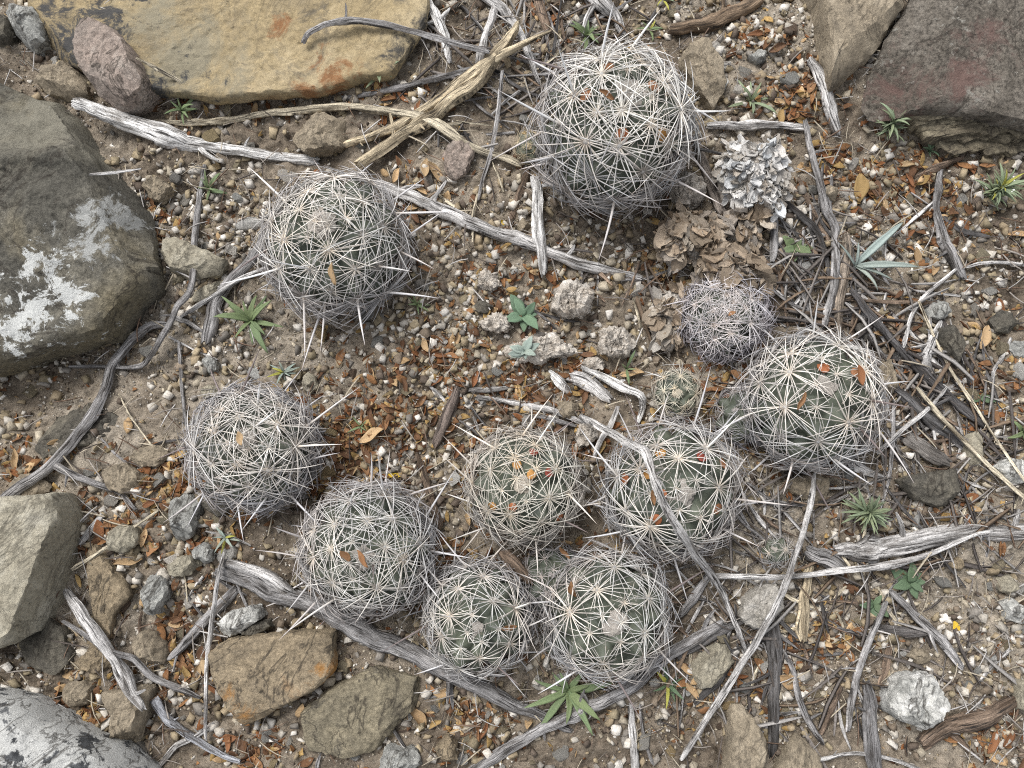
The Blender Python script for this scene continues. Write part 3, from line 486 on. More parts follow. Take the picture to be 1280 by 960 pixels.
ST = [
 ('log', 'bleached white log end resting on the edge of the grey boulder', [(92, 127), (118, 136), (150, 150), (200, 168), (240, 178), (290, 188), (340, 196), (398, 202)], [7, 11, 13, 14, 12, 8, 7, 8], 'white', [34, 18, 4, 0, 0]),
 ('stick', 'long thin stick curving from grey to bone white by the pale twigs', [(193, 152), (240, 154), (290, 150), (345, 140), (430, 135), (490, 139), (540, 152), (590, 184), (652, 206)], [4, 5, 5, 6, 6, 7, 6, 5], 'straw', [0, 0, 6, 10, 12, 4]),
 ('branch', 'thick grey and tan branch pointing up beside the slab corner', [(446, 206), (492, 176), (530, 152), (566, 124), (600, 94), (628, 60), (648, 28)], [8, 9, 10, 11, 11, 9, 5], 'tan', [10, 8, 8, 16, 26]),
 ('branch', 'straw yellow branch crossing beneath the thick tan branch', [(396, 178), (432, 182), (478, 166), (530, 136), (575, 104), (620, 72), (688, 40)], [4, 6, 7, 7, 8, 7, 3], 'tan', [6, 2, 2, 10, 22, 30]),
 ('stick', 'curved thin grey stick arching over the ochre slab corner', [(379, 54), (386, 42), (402, 32), (432, 27), (480, 31), (530, 42), (575, 54), (612, 66)], [4, 4, 5, 5, 4.5, 4], 'grey', [40, 52, 50, 46, 40, 36]),
 ('stick', 'dark mottled stick below the pale green seedling', [(415, 124), (455, 117), (500, 110), (545, 98), (592, 87)], [3, 5, 5, 4], 'grey', 2),
 ('shard', 'bleached splintered wood shard beside the slab corner', [(532, -6), (544, 20), (556, 48), (564, 78)], [5, 8, 9, 4], 'white', [22, 4, 0]),
 ('branch', 'grey branch descending behind the thick tan branch', [(592, -20), (620, 4), (640, 30), (658, 62), (674, 104)], [8, 9, 8, 7, 4], 'pale', 4),
 ('stick', 'short pale stick beneath the curved thin grey stick', [(598, 82), (606, 52), (618, 10)], [6, 7, 6], 'pale', 2),
 ('stick', 'dark stub beneath the straw yellow branch tip', [(672, -10), (678, 20), (684, 45)], [8, 8, 5], 'brown', 2),
 ('log', 'pale weathered stump end above the biggest cactus', [(735, -14), (752, 2), (768, 20), (780, 44)], [14, 14, 9, 6], 'pale', 4),
 ('log', 'thick brown bark covered branch behind the flagstone', [(838, 36), (880, 28), (918, 16), (956, -6)], [9, 12, 12, 11], (0.26, 0.19, 0.13), 2),
 ('twig', 'thin upright twig standing between tan branch and red stone', [(628, 88), (624, 130), (615, 180), (603, 225), (598, 250)], [3, 3.5, 3, 2], 'grey', [20, 12, 4]),
 ('branch', 'long speckled grey branch running from cactus to the woody lumps', [(470, 228), (510, 246), (550, 262), (600, 284), (650, 300), (700, 320), (750, 334), (800, 347)], [8, 9, 10, 10, 9, 9, 8, 5], 'pale', [8, 4, 4, 6, 4]),
 ('log', 'short bleached log stub crossing the speckled grey branch', [(668, 222), (672, 258), (676, 296), (680, 342)], [8, 9, 9, 7], 'white', [12, 16, 12]),
 ('stick', 'dark crooked stick beside the bleached stub', [(660, 214), (648, 244), (640, 270), (634, 288)], [6, 5, 4], 'brown', 0),
 ('branch', 'forked grey twig hanging down past the flat olive stone', [(256, 206), (252, 232), (247, 262), (241, 316), (238, 362), (221, 384), (210, 407), (190, 440), (178, 457), (150, 459), (88, 457)], [4, 4, 5, 5, 5, 5, 4, 4, 3], 'grey', [4, 6, 24, 20, 8, 4]),
 ('log', 'grey stump like branch leaning on the cactus and the whitish stone', [(334, 290), (316, 320), (292, 350), (270, 377), (258, 424)], [7, 8, 9, 11, 10], 'grey', [20, 12, 4]),
 ('stick', 'slender grey stick crossing the stump like branch', [(336, 333), (300, 350), (266, 370), (226, 396)], [2.5, 3.5, 3.5, 3], 'pale', [34, 26, 16, 8]),
 ('twig', 'short grey spur beside the stump like branch', [(218, 396), (234, 402), (252, 413)], [4, 4, 3], 'pale', 4),
 ('branch', 'long dark grey branch descending to the squared block', [(214, 406), (190, 408), (165, 424), (142, 454), (132, 486), (118, 512), (98, 542), (66, 578), (32, 604), (4, 626)], [3, 6, 7, 7, 7, 8, 8, 9, 9, 8], 'grey', [6, 6, 6, 6, 10]),
 ('twig', 'dark side shoot of twig below the long dark branch', [(66, 580), (92, 592), (122, 606), (150, 616), (168, 636)], [6, 5, 5, 4, 3], 'grey', 8),
 ('twig', 'thin upright grey twig left of round cactus rim', [(224, 428), (226, 462), (229, 500), (232, 532)], [3, 3, 3, 2.5], 'grey', 3),
 ('log', 'big fissured grey log lying under the clustered cacti', [(272, 712), (310, 726), (350, 744), (400, 762), (450, 788), (510, 816), (560, 842), (610, 866), (665, 888), (715, 918)], [9, 11, 13, 14, 14, 14, 13, 11, 8, 4], 'grey', 2),
 ('log', 'split upper prong of the fissured grey log', [(276, 702), (312, 712), (340, 724), (366, 742)], [5, 8, 9, 6], 'pale', 12),
 ('stick', 'dark broken stick slanting above the rust stained rock', [(296, 736), (268, 764), (240, 794), (212, 822)], [7, 8, 8, 4], 'grey', 2),
 ('stick', 'thin straight stick standing past the rust stained rock', [(281, 690), (270, 736), (262, 800), (258, 860), (257, 926)], [2.5, 3, 3.5, 3, 2.5], 'pale', [20, 24, 24, 20, 6]),
 ('stick', 'split grey stick with ragged end over the long flat stone', [(82, 738), (104, 768), (130, 806), (154, 846), (178, 886)], [5, 7, 8, 8, 6], 'pale', [8, 26, 22, 28]),
 ('twig', 'crooked dark twig between olive stones and leaves', [(78, 776), (110, 796), (140, 814), (168, 824), (192, 848), (220, 858), (250, 872)], [2.5, 3, 4, 4, 5, 5, 3], 'grey', [20, 24, 12, 6]),
 ('stick', 'smooth bluish white stick tapering below the leaf pile', [(192, 874), (208, 896), (232, 916), (266, 936), (302, 950)], [8, 6, 5, 5, 3], (0.46, 0.47, 0.50), 6),
 ('stick', 'grey stick crossing the bluish white stick', [(268, 904), (244, 920), (220, 934), (200, 958)], [4, 4.5, 4.5, 4], 'pale', 2),
 ('straw', 'thin pale straw slanting away from the squared block', [(198, 638), (160, 664), (130, 688), (90, 712)], [2, 2.6, 2.8, 3], 'straw', 12),
 ('branch', 'straight grey branch reaching under the lower cacti', [(586, 968), (640, 932), (700, 900), (740, 882), (790, 856), (845, 812), (905, 776)], [8, 8, 8, 9, 9, 9, 7], 'grey', [2, 6, 8, 8, 4]),
 ('branch', 'speckled white twig lying across the round cactus', [(726, 520), (752, 534), (780, 550), (806, 564), (818, 600), (832, 636), (848, 660), (872, 696), (892, 724), (908, 752), (922, 786), (934, 822)], [4, 5, 5.5, 6, 5, 5, 5, 6, 5, 4, 3.5, 3], 'pale', [6, 64, 112, 156, 178, 172, 150, 92, 40, 22, 14, 6]),
 ('stick', 'long smooth grey stick leaning from the cactus to the tan wedge', [(1018, 592), (1012, 640), (996, 690), (976, 744), (950, 792), (920, 842), (888, 892), (852, 948)], [3, 4, 5, 5, 5, 5, 5, 4], 'pale', [40, 46, 44, 40, 22, 10, 8]),
 ('stick', 'long horizontal grey twig below the fluted log', [(888, 720), (930, 721), (980, 722), (1030, 716), (1080, 711), (1130, 702), (1170, 690), (1212, 672), (1240, 664)], [4, 4, 4.5, 5, 4.5, 4, 3, 2.5], 'pale', [14, 22, 16, 14, 22]),
 ('log', 'thick fluted grey log with a broken hollow end', [(1044, 688), (1080, 690), (1120, 680), (1180, 668), (1240, 664), (1320, 668)], [10, 15, 15, 14, 12, 12], 'pale', 2),
 ('log', 'grey bark slab end beside the fluted log', [(1008, 688), (1030, 698), (1056, 714)], [10, 11, 8], 'grey', 2),
 ('stick', 'straight charred stick standing below the pale lump', [(966, 742), (968, 790), (970, 850), (967, 946)], [9, 10, 10, 7], 'dark', [4, 2, 2]),
 ('stick', 'tan wood stub beside the charred stick', [(1012, 708), (1008, 752), (1004, 800)], [7, 8, 8], 'tan', 3),
 ('stick', 'grey stick hooked downward from the horizontal twig', [(1108, 752), (1090, 792), (1074, 836), (1064, 880), (1060, 912)], [4, 5, 5, 5, 4], 'grey', 10),
 ('stick', 'dark grey knotted stick at the bottom beside white limestone', [(1082, 852), (1086, 890), (1090, 930), (1096, 975)], [6, 9, 10, 9], (0.17, 0.165, 0.165), 3),
 ('log', 'brown fibrous log beside the white limestone lump', [(1152, 930), (1190, 908), (1230, 894), (1268, 876)], [10, 13, 13, 9], 'brown', 2),
 ('shard', 'dark wooden splinter plank above the limestone lump', [(1096, 784), (1130, 790), (1160, 792)], [5, 8, 4], (0.14, 0.13, 0.125), 4),
 ('stick', 'pale grey split stick pointing at the white limestone lump', [(1112, 738), (1146, 772), (1180, 806), (1200, 834)], [4, 7, 7, 4], 'grey', 6),
 ('branch', 'bent grey branch beside the silvery long leaved plant', [(1006, 150), (1014, 186), (1024, 226), (1034, 262), (1044, 288), (1043, 330), (1040, 372), (1030, 408)], [4, 5, 6, 7, 6, 6, 6, 5], 'grey', [10, 8, 6, 4]),
 ('stick', 'flat whitish stick above the flaky white stump', [(884, 157), (930, 157), (970, 158), (1012, 160)], [6, 7, 6, 5], 'pale', 4),
 ('stick', 'blunt grey stick below the leaning rock', [(1012, 74), (1026, 100), (1036, 134), (1046, 168)], [6, 9, 8, 7], 'pale', [14, 4, 0]),
 ('branch', 'crooked dark branch with split pale tip', [(1176, 212), (1172, 240), (1170, 262), (1180, 300), (1190, 318), (1206, 348)], [4, 6, 6, 8, 9, 7], 'grey', 4),
 ('twig', 'thin twig joined to the crooked dark branch', [(1168, 252), (1150, 268), (1132, 284), (1116, 296)], [3, 3, 2.5, 2], 'pale', 6),
 ('stick', 'dark wet twig beside the crooked dark branch', [(1176, 268), (1200, 286), (1236, 296)], [4, 4, 3], 'dark', 1),
 ('twig', 'dark twig leading to the crooked branch top', [(1140, 222), (1172, 208), (1204, 196)], [3, 5, 3], 'brown', 2),
 ('branch', 'brown grey stick between biggest cactus and flaky white stump', [(868, 170), (880, 206), (892, 240), (902, 268)], [6, 8, 9, 8], (0.22, 0.19, 0.165), 6),
 ('twig', 'black thin twig lying on the flaky white stump', [(868, 186), (900, 192), (934, 200)], [2.5, 2.5, 1.5], 'dark', 30),
 ('stick', 'upright grey wood stub under the flaky white stump', [(968, 258), (966, 292), (966, 326)], [5, 6, 6], 'grey', 3),
 ('branch', 'dark branch curving right of the flaky white stump', [(976, 250), (1000, 268), (1020, 288), (1032, 320), (1038, 350)], [4, 5, 5, 5, 4], 'dark', 5),
 ('stick', 'slim brown stick left of the bent grey branch', [(998, 222), (1012, 254), (1028, 286), (1038, 306)], [3, 4, 4, 3], 'brown', 3),
 ('branch', 'pale bark strip below the silvery long leaved plant', [(1058, 292), (1056, 330), (1052, 372), (1046, 420)], [6, 8, 8, 6], (0.30, 0.25, 0.20), 2),
 ('branch', 'black branch running below the silvery plant toward dark twigs', [(1064, 362), (1084, 388), (1106, 414), (1132, 446), (1160, 474), (1200, 508), (1236, 536)], [4, 6, 6, 6, 7, 8, 5], (0.11, 0.105, 0.105), [8, 8, 5, 3]),
 ('log', 'charred black log with a pale knot by the dark twigs', [(1116, 484), (1146, 506), (1172, 530), (1196, 548), (1218, 566)], [7, 9, 10, 9, 5], (0.10, 0.097, 0.097), 4),
 ('log', 'short grey log under the dark twigs', [(1132, 546), (1156, 560), (1182, 576)], [9, 11, 9], (0.2, 0.185, 0.17), 2),
 ('straw', 'very long thin straw crossing the right hand soil', [(1148, 376), (1166, 418), (1190, 466), (1220, 510), (1250, 556), (1284, 606)], [2.2, 2.4, 2.4, 2, 2], 'straw', [16, 14, 12, 16, 30]),
 ('straw', 'tan straw leading to the white angular stone', [(1146, 484), (1180, 524), (1220, 566), (1260, 604), (1296, 636)], [3, 3.4, 3.4, 3, 3], 'straw', [16, 18, 16]),
 ('stick', 'slender grey twig reaching the split pale branch tip', [(1208, 334), (1240, 328), (1290, 332)], [3, 3, 3], 'pale', 4),
 ('twig', 'thin grey twig above black branch', [(1196, 336), (1160, 366), (1140, 394), (1128, 436)], [2.5, 3, 3, 3], 'pale', 10),
 ('stick', 'pale forked stick with hooked tip beside the grass tuft', [(728, 460), (752, 470), (778, 484), (800, 494), (803, 508), (798, 528)], [5, 6, 6, 6, 5, 4], 'white', [6, 10, 10, 6]),
 ('log', 'stubby grey wood piece beside the pale forked stick', [(712, 470), (736, 480), (762, 498)], [9, 11, 8], 'pale', 2),
 ('shard', 'white wood splinter beside the stubby grey wood', [(686, 464), (698, 478), (712, 492)], [4, 9, 5], 'white', 2),
 ('stick', 'thin pale twigwood lying above the round clustered cactus', [(596, 496), (640, 502), (690, 514), (734, 532)], [3, 4, 5, 4], 'pale', 5),
 ('twig', 'short pale twig parallel to the thin pale twigwood', [(586, 488), (616, 487), (646, 483)], [3, 3.5, 2.5], 'pale', 3),
 ('twig', 'dark thin twig against the round cactus rim', [(640, 518), (680, 522), (720, 532)], [3, 4, 3], 'grey', 2),
 ('log', 'dark brown fibrous stick slanting in the leaf litter', [(572, 484), (564, 508), (556, 532), (546, 560)], [6, 8, 8, 5], (0.18, 0.145, 0.125), 3),
 ('stick', 'dark brown peeling stick beside the round clustered cactus', [(522, 568), (532, 598), (542, 632), (552, 660)], [4, 6, 6, 4], 'brown', 4),
 ('stick', 'pale fork of twig under the speckled white twig', [(772, 508), (764, 532), (750, 552), (742, 572)], [3, 4, 4, 4], 'pale', [14, 8, 3]),
 ('log', 'dark brown bark chunk wedged among the clustered cacti', [(626, 688), (644, 704), (662, 728)], [8, 11, 8], 'brown', [24, 30, 26]),
 ('branch', 'dark grey stick under the right rim of the cactus', [(888, 716), (868, 746), (850, 770)], [6, 7, 5], 'grey', 2),
 ('stick', 'dark weathered stick below the pale lump at the left', [(846, 822), (880, 800), (918, 782), (960, 766)], [6, 7, 6, 3], 'dark', 3),
 ('stick', 'black stick beside the long smooth grey stick', [(868, 880), (898, 846), (916, 822)], [5, 8, 4], 'dark', 2),
 ('twig', 'thin grey root twig curling by the charred stick', [(938, 782), (970, 804), (990, 836), (998, 870), (1014, 906), (1030, 930)], [2, 3, 3.5, 4, 5, 3], 'grey', 4),
 ('stick', 'slim bottom twig beside the knotted dark stick', [(1004, 954), (1040, 946), (1072, 942), (1110, 948), (1150, 962)], [3, 3, 3, 3], 'pale', 6),
 ('stick', 'bone white stick standing below the straight grey branch', [(788, 880), (792, 916), (794, 966)], [4, 6, 7], 'pale', 4),
 ('twig', 'grey twig next to the bone white stick', [(800, 880), (804, 916), (816, 956)], [2, 3, 3], 'grey', 4),
 ('shard', 'ragged brown bark scrap near limestone lump', [(1112, 806), (1106, 832), (1098, 856)], [4, 6, 3], 'brown', 2),
 ('stick', 'brown stub slanting beside the hooked grey stick', [(1052, 858), (1040, 884), (1026, 916)], [3, 5, 5], 'brown', 2),
 ('stick', 'long grey twig below the cactus by dark flagstone', [(1118, 500), (1116, 548), (1112, 590), (1102, 636)], [2.5, 3, 3, 2.5], 'grey', [4, 8, 4]),
 ('twig', 'straight grey twig slanting up to the black branch', [(1096, 566), (1130, 536), (1162, 508), (1184, 484)], [3, 3, 3, 2], 'pale', [10, 16, 18]),
 ('stick', 'grey bark strip under the cactus beside flagstone', [(1060, 574), (1082, 588), (1106, 596)], [5, 6, 4], 'pale', 2),
 ('stick', 'forked driftwood grey root near hooked twig', [(1176, 402), (1164, 428), (1158, 452), (1166, 480)], [4, 7, 6, 3], 'pale', 3),
 ('twig', 'hooked pale twig on the soil by the crumbling chunk', [(1264, 422), (1254, 446), (1242, 462), (1240, 476)], [2.5, 3, 3, 2], 'pale', 3),
 ('twig', 'grey forked twig at the lower right soil', [(1262, 812), (1240, 832), (1224, 852)], [3, 3, 2], 'pale', 3),
 ('stick', 'pale flattened stick beside the squared block', [(128, 644), (116, 660), (100, 680)], [5, 6, 5], 'pale', 3),
 ('straw', 'pale straw leaf lying across the ochre slab edge', [(170, 72), (200, 88), (235, 108), (266, 126)], [1.5, 3, 2.5, 1.5], 'straw', [62, 50, 26, 6]),
 ('twig', 'tiny grey twig lying on the grey boulder', [(112, 218), (138, 216), (176, 211)], [1.6, 2.4, 1.6], 'pale', [78, 78, 66]),
 ('twig', 'fine upright grass stalk near left round cactus', [(148, 492), (164, 522), (190, 556)], [1.2, 1.6, 1.4], 'straw', 8)]
for nm, lb, pt, rd, cl, lf in ST: stick(nm, lb, pt, rd, cl, lf, cat={'log': 'log', 'branch': 'branch', 'twig': 'twig', 'straw': 'straw', 'shard': 'wood shard'}.get(nm, 'stick'))

# ------------------------------------------------------------------ cacti
def spine_cluster_mesh(k, n, Lr, upl=0.0, thick=1.0):
    r = np.random.default_rng(900 + k); Vs, Fs, U, mi = [], [], [], []; off = 0
    for i in range(n):
        a = (i + r.uniform(-0.55, 0.55)) / n * 2 * math.pi
        el = math.radians(r.uniform(0, 22)) + upl; cv_ = r.uniform(0.2, 0.62); L = Lr * r.uniform(0.5, 1.22) * (1.0 + 0.15 * math.cos(a))
        d = np.array([math.cos(a), math.sin(a), 0]); side = np.array([-math.sin(a), math.cos(a), 0]) * r.normal(0, 0.10)
        t = np.linspace(0, 1, 6)
        C = np.stack([d * (L * tt * math.cos(el)) + side * L * tt * tt + np.array([0, 0, 0.02 + L * tt * math.sin(el) - cv_ * (L * tt) ** 2]) for tt in t])
        R = np.interp(t, [0, 0.15, 0.7, 1], [0.0090, 0.0077, 0.0062, 0.002]) * thick
        V, Fc = tube(C, R, 4, cap=False)
        Vs.append(V); Fs.append(Fc[0] + off); U.append(np.stack([np.full(len(V), r.uniform(0, 1)), np.repeat(t, 4)], 1)); off += len(V); mi.append(np.zeros(len(Fc[0])))
    # woolly areole pad
    S, K = 8, 4
    ring = [(0.045 * math.cos(p), 0.045 * math.sin(p) * 0.0 + 0.045 * 0.8 * math.sin(p)) for p in np.linspace(0, math.pi / 2, K)]
    V = np.array([[c * math.cos(q / S * 6.2832), c * math.sin(q / S * 6.2832), z * 1.1] for c, z in ring for q in range(S)])
    idx = np.arange(K * S).reshape(K, S) + off
    q = np.stack([idx[:-1], np.roll(idx[:-1], -1, 1), np.roll(idx[1:], -1, 1), idx[1:]], -1).reshape(-1, 4)
    Vs.append(V); Fs.append(q); U.append(np.zeros((len(V), 2))); mi.append(np.ones(len(q)))
    return mesh_np('spine_cluster', np.concatenate(Vs), [np.concatenate(Fs)], [M_SPINE, M_WOOL], uv=np.concatenate(U), mi=np.concatenate(mi))
CL = [spine_cluster_mesh(k, 22 + k % 8, 0.64) for k in range(14)]
CLY = [spine_cluster_mesh(20 + k, 15 + k % 3, 0.40, math.radians(20)) for k in range(4)]
CLD = [spine_cluster_mesh(40 + k, 22, 0.60, math.radians(14), 1.1) for k in range(4)]
def central_mesh(k):
    r = np.random.default_rng(70 + k); t = np.linspace(0, 1, 8); b = r.uniform(-0.06, 0.06, 2)
    C = np.stack([np.array([b[0] * x * x, b[1] * x * x, x]) for x in t]); R = np.interp(t, [0, 0.1, 0.6, 1], [0.021, 0.016, 0.0125, 0.002])
    V, Fc = tube(C, R, 6, cap=False)
    return mesh_np('central_spine', V, Fc, [M_SPINE], uv=np.stack([np.full(len(V), 0.85), np.repeat(t, 6)], 1))
CEN = [central_mesh(k) for k in range(4)]
def ell_mesh(name, mat, S=10, K=6):
    V = [[math.sin(p) * math.cos(q / S * 6.2832), math.sin(p) * math.sin(q / S * 6.2832), math.cos(p)] for p in np.linspace(0.001, math.pi - 0.001, K) for q in range(S)]
    idx = np.arange(K * S).reshape(K, S); q = np.stack([idx[:-1], idx[1:], np.roll(idx[1:], -1, 1), np.roll(idx[:-1], -1, 1)], -1).reshape(-1, 4)
    return mesh_np(name, V, [q], [mat])
GLAND = ell_mesh('nectar_gland', M_GLAND)
CACTI = []
def frame(z, up):
    z = z.normalized(); x = (up - z * up.dot(z)); x = x.normalized() if x.length > 1e-6 else z.orthogonal().normalized()
    y = z.cross(x); return Matrix((x, y, z)).transposed()
CW = Vector((0, 0, CAM_H))
def cactus(name, label, u, v, rpx, apex, long=0.9, rise=0.5, n=46, old=0.4, dense=False, cen=0.75, glands=0, skin=(0.088, 0.102, 0.080), tint=(1, 1, 1), wool=0.2, seed=0, pw=0.72, cscale=1.0):
    r = random.Random(300 + seed); zc = 0.0; 
    for _ in range(4):
        c = P(u, v, zc); R = rpx / F_PX * (CW - c).length * 0.915; zc = gz(c.x, c.y) + rise * R
    c = P(u, v, zc)
    CACTI.append((c, R, u, v, rpx))
    w = (CW - c).normalized(); right = Vector((1, 0, 0)); right = (right - w * right.dot(w)).normalized(); up = w.cross(right)
    a, b = (apex[0] - u) / rpx, -(apex[1] - v) / rpx; k = math.hypot(a, b)
    if k > 0.92: a, b = a / k * 0.92, b / k * 0.92
    ax = (right * a + up * b + w * math.sqrt(1 - a * a - b * b)).normalized()
    root = link(name, None, loc=(c.x, c.y, gz(c.x, c.y)), label=label, cat='cactus', group='spiny globe cacti')
    Q = ax.to_track_quat('Z', 'Y'); base = Vector((0, 0, c.z - gz(c.x, c.y)))
    Rb = R * 0.90
    # areoles along a spiral from the growing point
    dirs = []; ph0 = r.uniform(0, 6.28)
    for i in range(n):
        tt = (i + 0.7) / n; th = math.radians(132) * tt ** pw
        ph = ph0 + i * math.radians(137.508) + r.uniform(-0.07, 0.07); th += r.uniform(-0.025, 0.025)
        dirs.append(Vector((math.sin(th) * math.cos(ph), math.sin(th) * math.sin(ph), math.cos(th))))
    A = np.array(dirs); lump = lambda D_: 1 + 0.13 * fbm(np.atleast_2d(D_) * 1.25 + seed * 3.7, 2)
    # body with tubercles
    NL, NS = 72, 108; th = np.linspace(0.0, math.pi, NL); ph = np.arange(NS) / NS * 2 * math.pi
    T, Ph = np.meshgrid(th, ph, indexing='ij'); D = np.stack([np.sin(T) * np.cos(Ph), np.sin(T) * np.sin(Ph), np.cos(T)], -1).reshape(-1, 3)
    ang = np.arccos(np.clip(D @ A.T, -1, 1)).min(1); sig = 2.1 / math.sqrt(n)
    rr = 0.76 + 0.26 * np.exp(-(ang / (sig * 0.58)) ** 2) + 0.012 * fbm(D * 4 + seed, 2)
    th_ = T.ravel(); rr -= 0.05 * np.exp(-(th_ / 0.22) ** 2)
    Vb = D * (rr * lump(D))[:, None] * Rb * np.array([1, 1, long])
    Rm = np.array(Q.to_matrix()); Vb = Vb @ Rm.T + np.array(base)
    idx = np.arange(NL * NS).reshape(NL, NS); q = np.stack([idx[:-1], idx[1:], np.roll(idx[1:], -1, 1), np.roll(idx[:-1], -1, 1)], -1).reshape(-1, 4)
    link('body', mesh_np('body', Vb, [q], [M_SKIN]), root, color=skin)
    # woolly growing point
    wme = ell_mesh('woolly_crown', M_WOOL, 40, 26); co = np.zeros(len(wme.vertices) * 3, np.float32); wme.vertices.foreach_get('co', co); co = co.reshape(-1, 3)
    co *= (1 + 0.35 * fbm(co * 1.8 + seed, 2) + 0.10 * pn(co * 9 + seed))[:, None]; wme.vertices.foreach_set('co', co.ravel()); wme.update()
    wl = link('woolly_crown', wme, root, color=(0.64 * tint[0], 0.59 * tint[1], 0.53 * tint[2]))
    wl.matrix_local = Matrix.Translation(base + Q @ Vector((0, 0, Rb * long * 0.845))) @ (Q.to_matrix() @ Matrix.Diagonal((R * wool, R * wool, R * wool * 0.45))).to_4x4()
    for i, d in enumerate(dirs):
        th = math.acos(max(-1, min(1, d.z)))
        pl = Vector((d.x, d.y, d.z * long)) * (Rb * 0.995 * float(lump(d)[0])); nl = Vector((d.x, d.y, d.z / long)).normalized()
        nw = Q @ nl; pos = base + Q @ pl
        if pos.z + root.location.z < -0.004: continue
        young = th < 0.55
        msh = r.choice(CLD) if dense else (r.choice(CLY) if young and i < 5 else r.choice(CL))
        age = min(1.0, max(0.0, (th - 0.45) / 0.95)); age = age * 0.72 + old * 0.28
        g = [(0.82, 0.785, 0.72), (0.36, 0.345, 0.35)]
        cc = jit([((1 - age) * g[0][q_] + age * g[1][q_]) * tint[q_] for q_ in range(3)], r, 0.78, 1.1)
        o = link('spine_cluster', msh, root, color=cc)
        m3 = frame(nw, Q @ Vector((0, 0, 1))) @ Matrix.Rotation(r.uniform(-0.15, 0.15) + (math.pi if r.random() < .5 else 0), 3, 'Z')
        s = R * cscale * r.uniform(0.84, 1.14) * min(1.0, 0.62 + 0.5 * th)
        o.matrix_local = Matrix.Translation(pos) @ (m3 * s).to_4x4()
        p_c = cen * (0.12 if th < 0.75 else (0.6 if th < 1.1 else 0.88))
        if r.random() < p_c and pos.z + root.location.z > 0.004:
            cs = link('central_spine', r.choice(CEN), o, color=(0.17, 0.14, 0.135) if r.random() < 0.14 else [min(0.72, x * 1.25) for x in cc])
            tl = Matrix.Rotation(r.uniform(-0.7, 0.7), 3, 'Y') @ Matrix.Rotation(r.uniform(-0.6, 0.6), 3, 'X')
            L = r.uniform(0.5, 0.95)
            cs.matrix_local = (tl @ Matrix.Diagonal((1, 1, L))).to_4x4()
        if glands and 0.25 < th < 1.25 and r.random() < glands:
            dd = (Q @ Vector((0, 0, 1)) - nw * nw.dot(Q @ Vector((0, 0, 1)))).normalized()
            gl = link('nectar_gland', GLAND, root, color=r.choice([(0.38, 0.13, 0.05), (0.28, 0.055, 0.035), (0.46, 0.23, 0.06), (0.33, 0.15, 0.07)]))
            gl.matrix_local = Matrix.Translation(pos + dd * R * 0.10 - nw * R * 0.045) @ (frame(nw, dd) @ Matrix.Diagonal((R * 0.11, R * 0.085, R * 0.03))).to_4x4()
    return root
cactus('globe_cactus', 'biggest cactus, its dark green sides showing, beside the flaky white stump', 768, 162, 104, (795, 108), rise=0.80, n=54, pw=0.82, seed=1, long=0.98, glands=0.15, wool=0.18)
cactus('globe_cactus', 'large round cactus with pale woolly dent, touched by the white log', 419, 306, 96, (398, 268), rise=0.75, n=50, pw=0.78, seed=2, long=0.9, wool=0.18)
cactus('globe_cactus', 'silvery round cactus beside the whitish grey upright stone', 318, 560, 83, (305, 545), rise=0.6, n=54, pw=0.76, seed=3, old=0.8, wool=0.16, cscale=1.06, skin=(0.082, 0.093, 0.075))
cactus('globe_cactus', 'round cactus overhanging the big fissured grey log', 460, 686, 88, (448, 702), rise=0.6, n=54, pw=0.76, seed=4, old=0.6, wool=0.18)
cactus('globe_cactus', 'cream spined cactus with red and orange glands between the spines', 655, 606, 77, (654, 606), rise=0.7, n=46, seed=5, glands=0.5, tint=(1.05, 1.02, 0.95), wool=0.16)
cactus('globe_cactus', 'cactus with orange patches crossed by the speckled white twig', 840, 612, 92, (852, 620), rise=0.65, n=42, seed=6, glands=0.5, wool=0.2)
cactus('globe_cactus', 'broad green cactus with long central spines near the dark twigs', 1014, 500, 90, (1042, 472), rise=0.6, n=42, seed=7, glands=0.08, wool=0.14)
cactus('globe_cactus', 'small grey cactus hidden under a dense tangle of spines', 904, 396, 56, (908, 386), rise=0.35, n=76, seed=8, dense=True, old=0.9, cen=0.1, tint=(1.08, 1.07, 1.14), wool=0.1)
cactus('baby_cactus', 'tiny cream spined baby cactus above the twig crossed cactus', 846, 491, 34, (847, 492), rise=0.5, n=30, seed=9, cen=0.2, tint=(1.18, 1.14, 1.0), wool=0.2)
cactus('globe_cactus', 'leaning cactus wedged against the fissured log below the cluster', 598, 772, 74, (592, 790), rise=0.6, n=44, seed=10, long=1.12, wool=0.16)
cactus('globe_cactus', 'wide cactus above the straight grey branch in the cluster', 758, 768, 85, (770, 780), rise=0.6, n=44, seed=11, long=1.08, wool=0.18)
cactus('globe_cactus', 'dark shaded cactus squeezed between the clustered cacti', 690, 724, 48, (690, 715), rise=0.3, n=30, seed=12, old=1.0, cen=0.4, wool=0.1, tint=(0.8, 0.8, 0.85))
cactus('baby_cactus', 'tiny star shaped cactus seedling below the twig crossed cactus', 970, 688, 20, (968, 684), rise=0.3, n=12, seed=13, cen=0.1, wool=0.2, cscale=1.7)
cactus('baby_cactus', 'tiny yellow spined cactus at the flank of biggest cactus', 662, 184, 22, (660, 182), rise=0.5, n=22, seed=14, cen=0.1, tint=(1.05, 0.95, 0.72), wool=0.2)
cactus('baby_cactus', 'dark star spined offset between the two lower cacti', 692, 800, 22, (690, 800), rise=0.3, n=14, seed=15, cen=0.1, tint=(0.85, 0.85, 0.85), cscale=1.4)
cactus('baby_cactus', 'small shaded offset under the broad green cactus', 930, 520, 42, (915, 510), rise=0.35, n=26, seed=16, old=1.0, cen=0.5, tint=(0.8, 0.8, 0.85), wool=0.1)
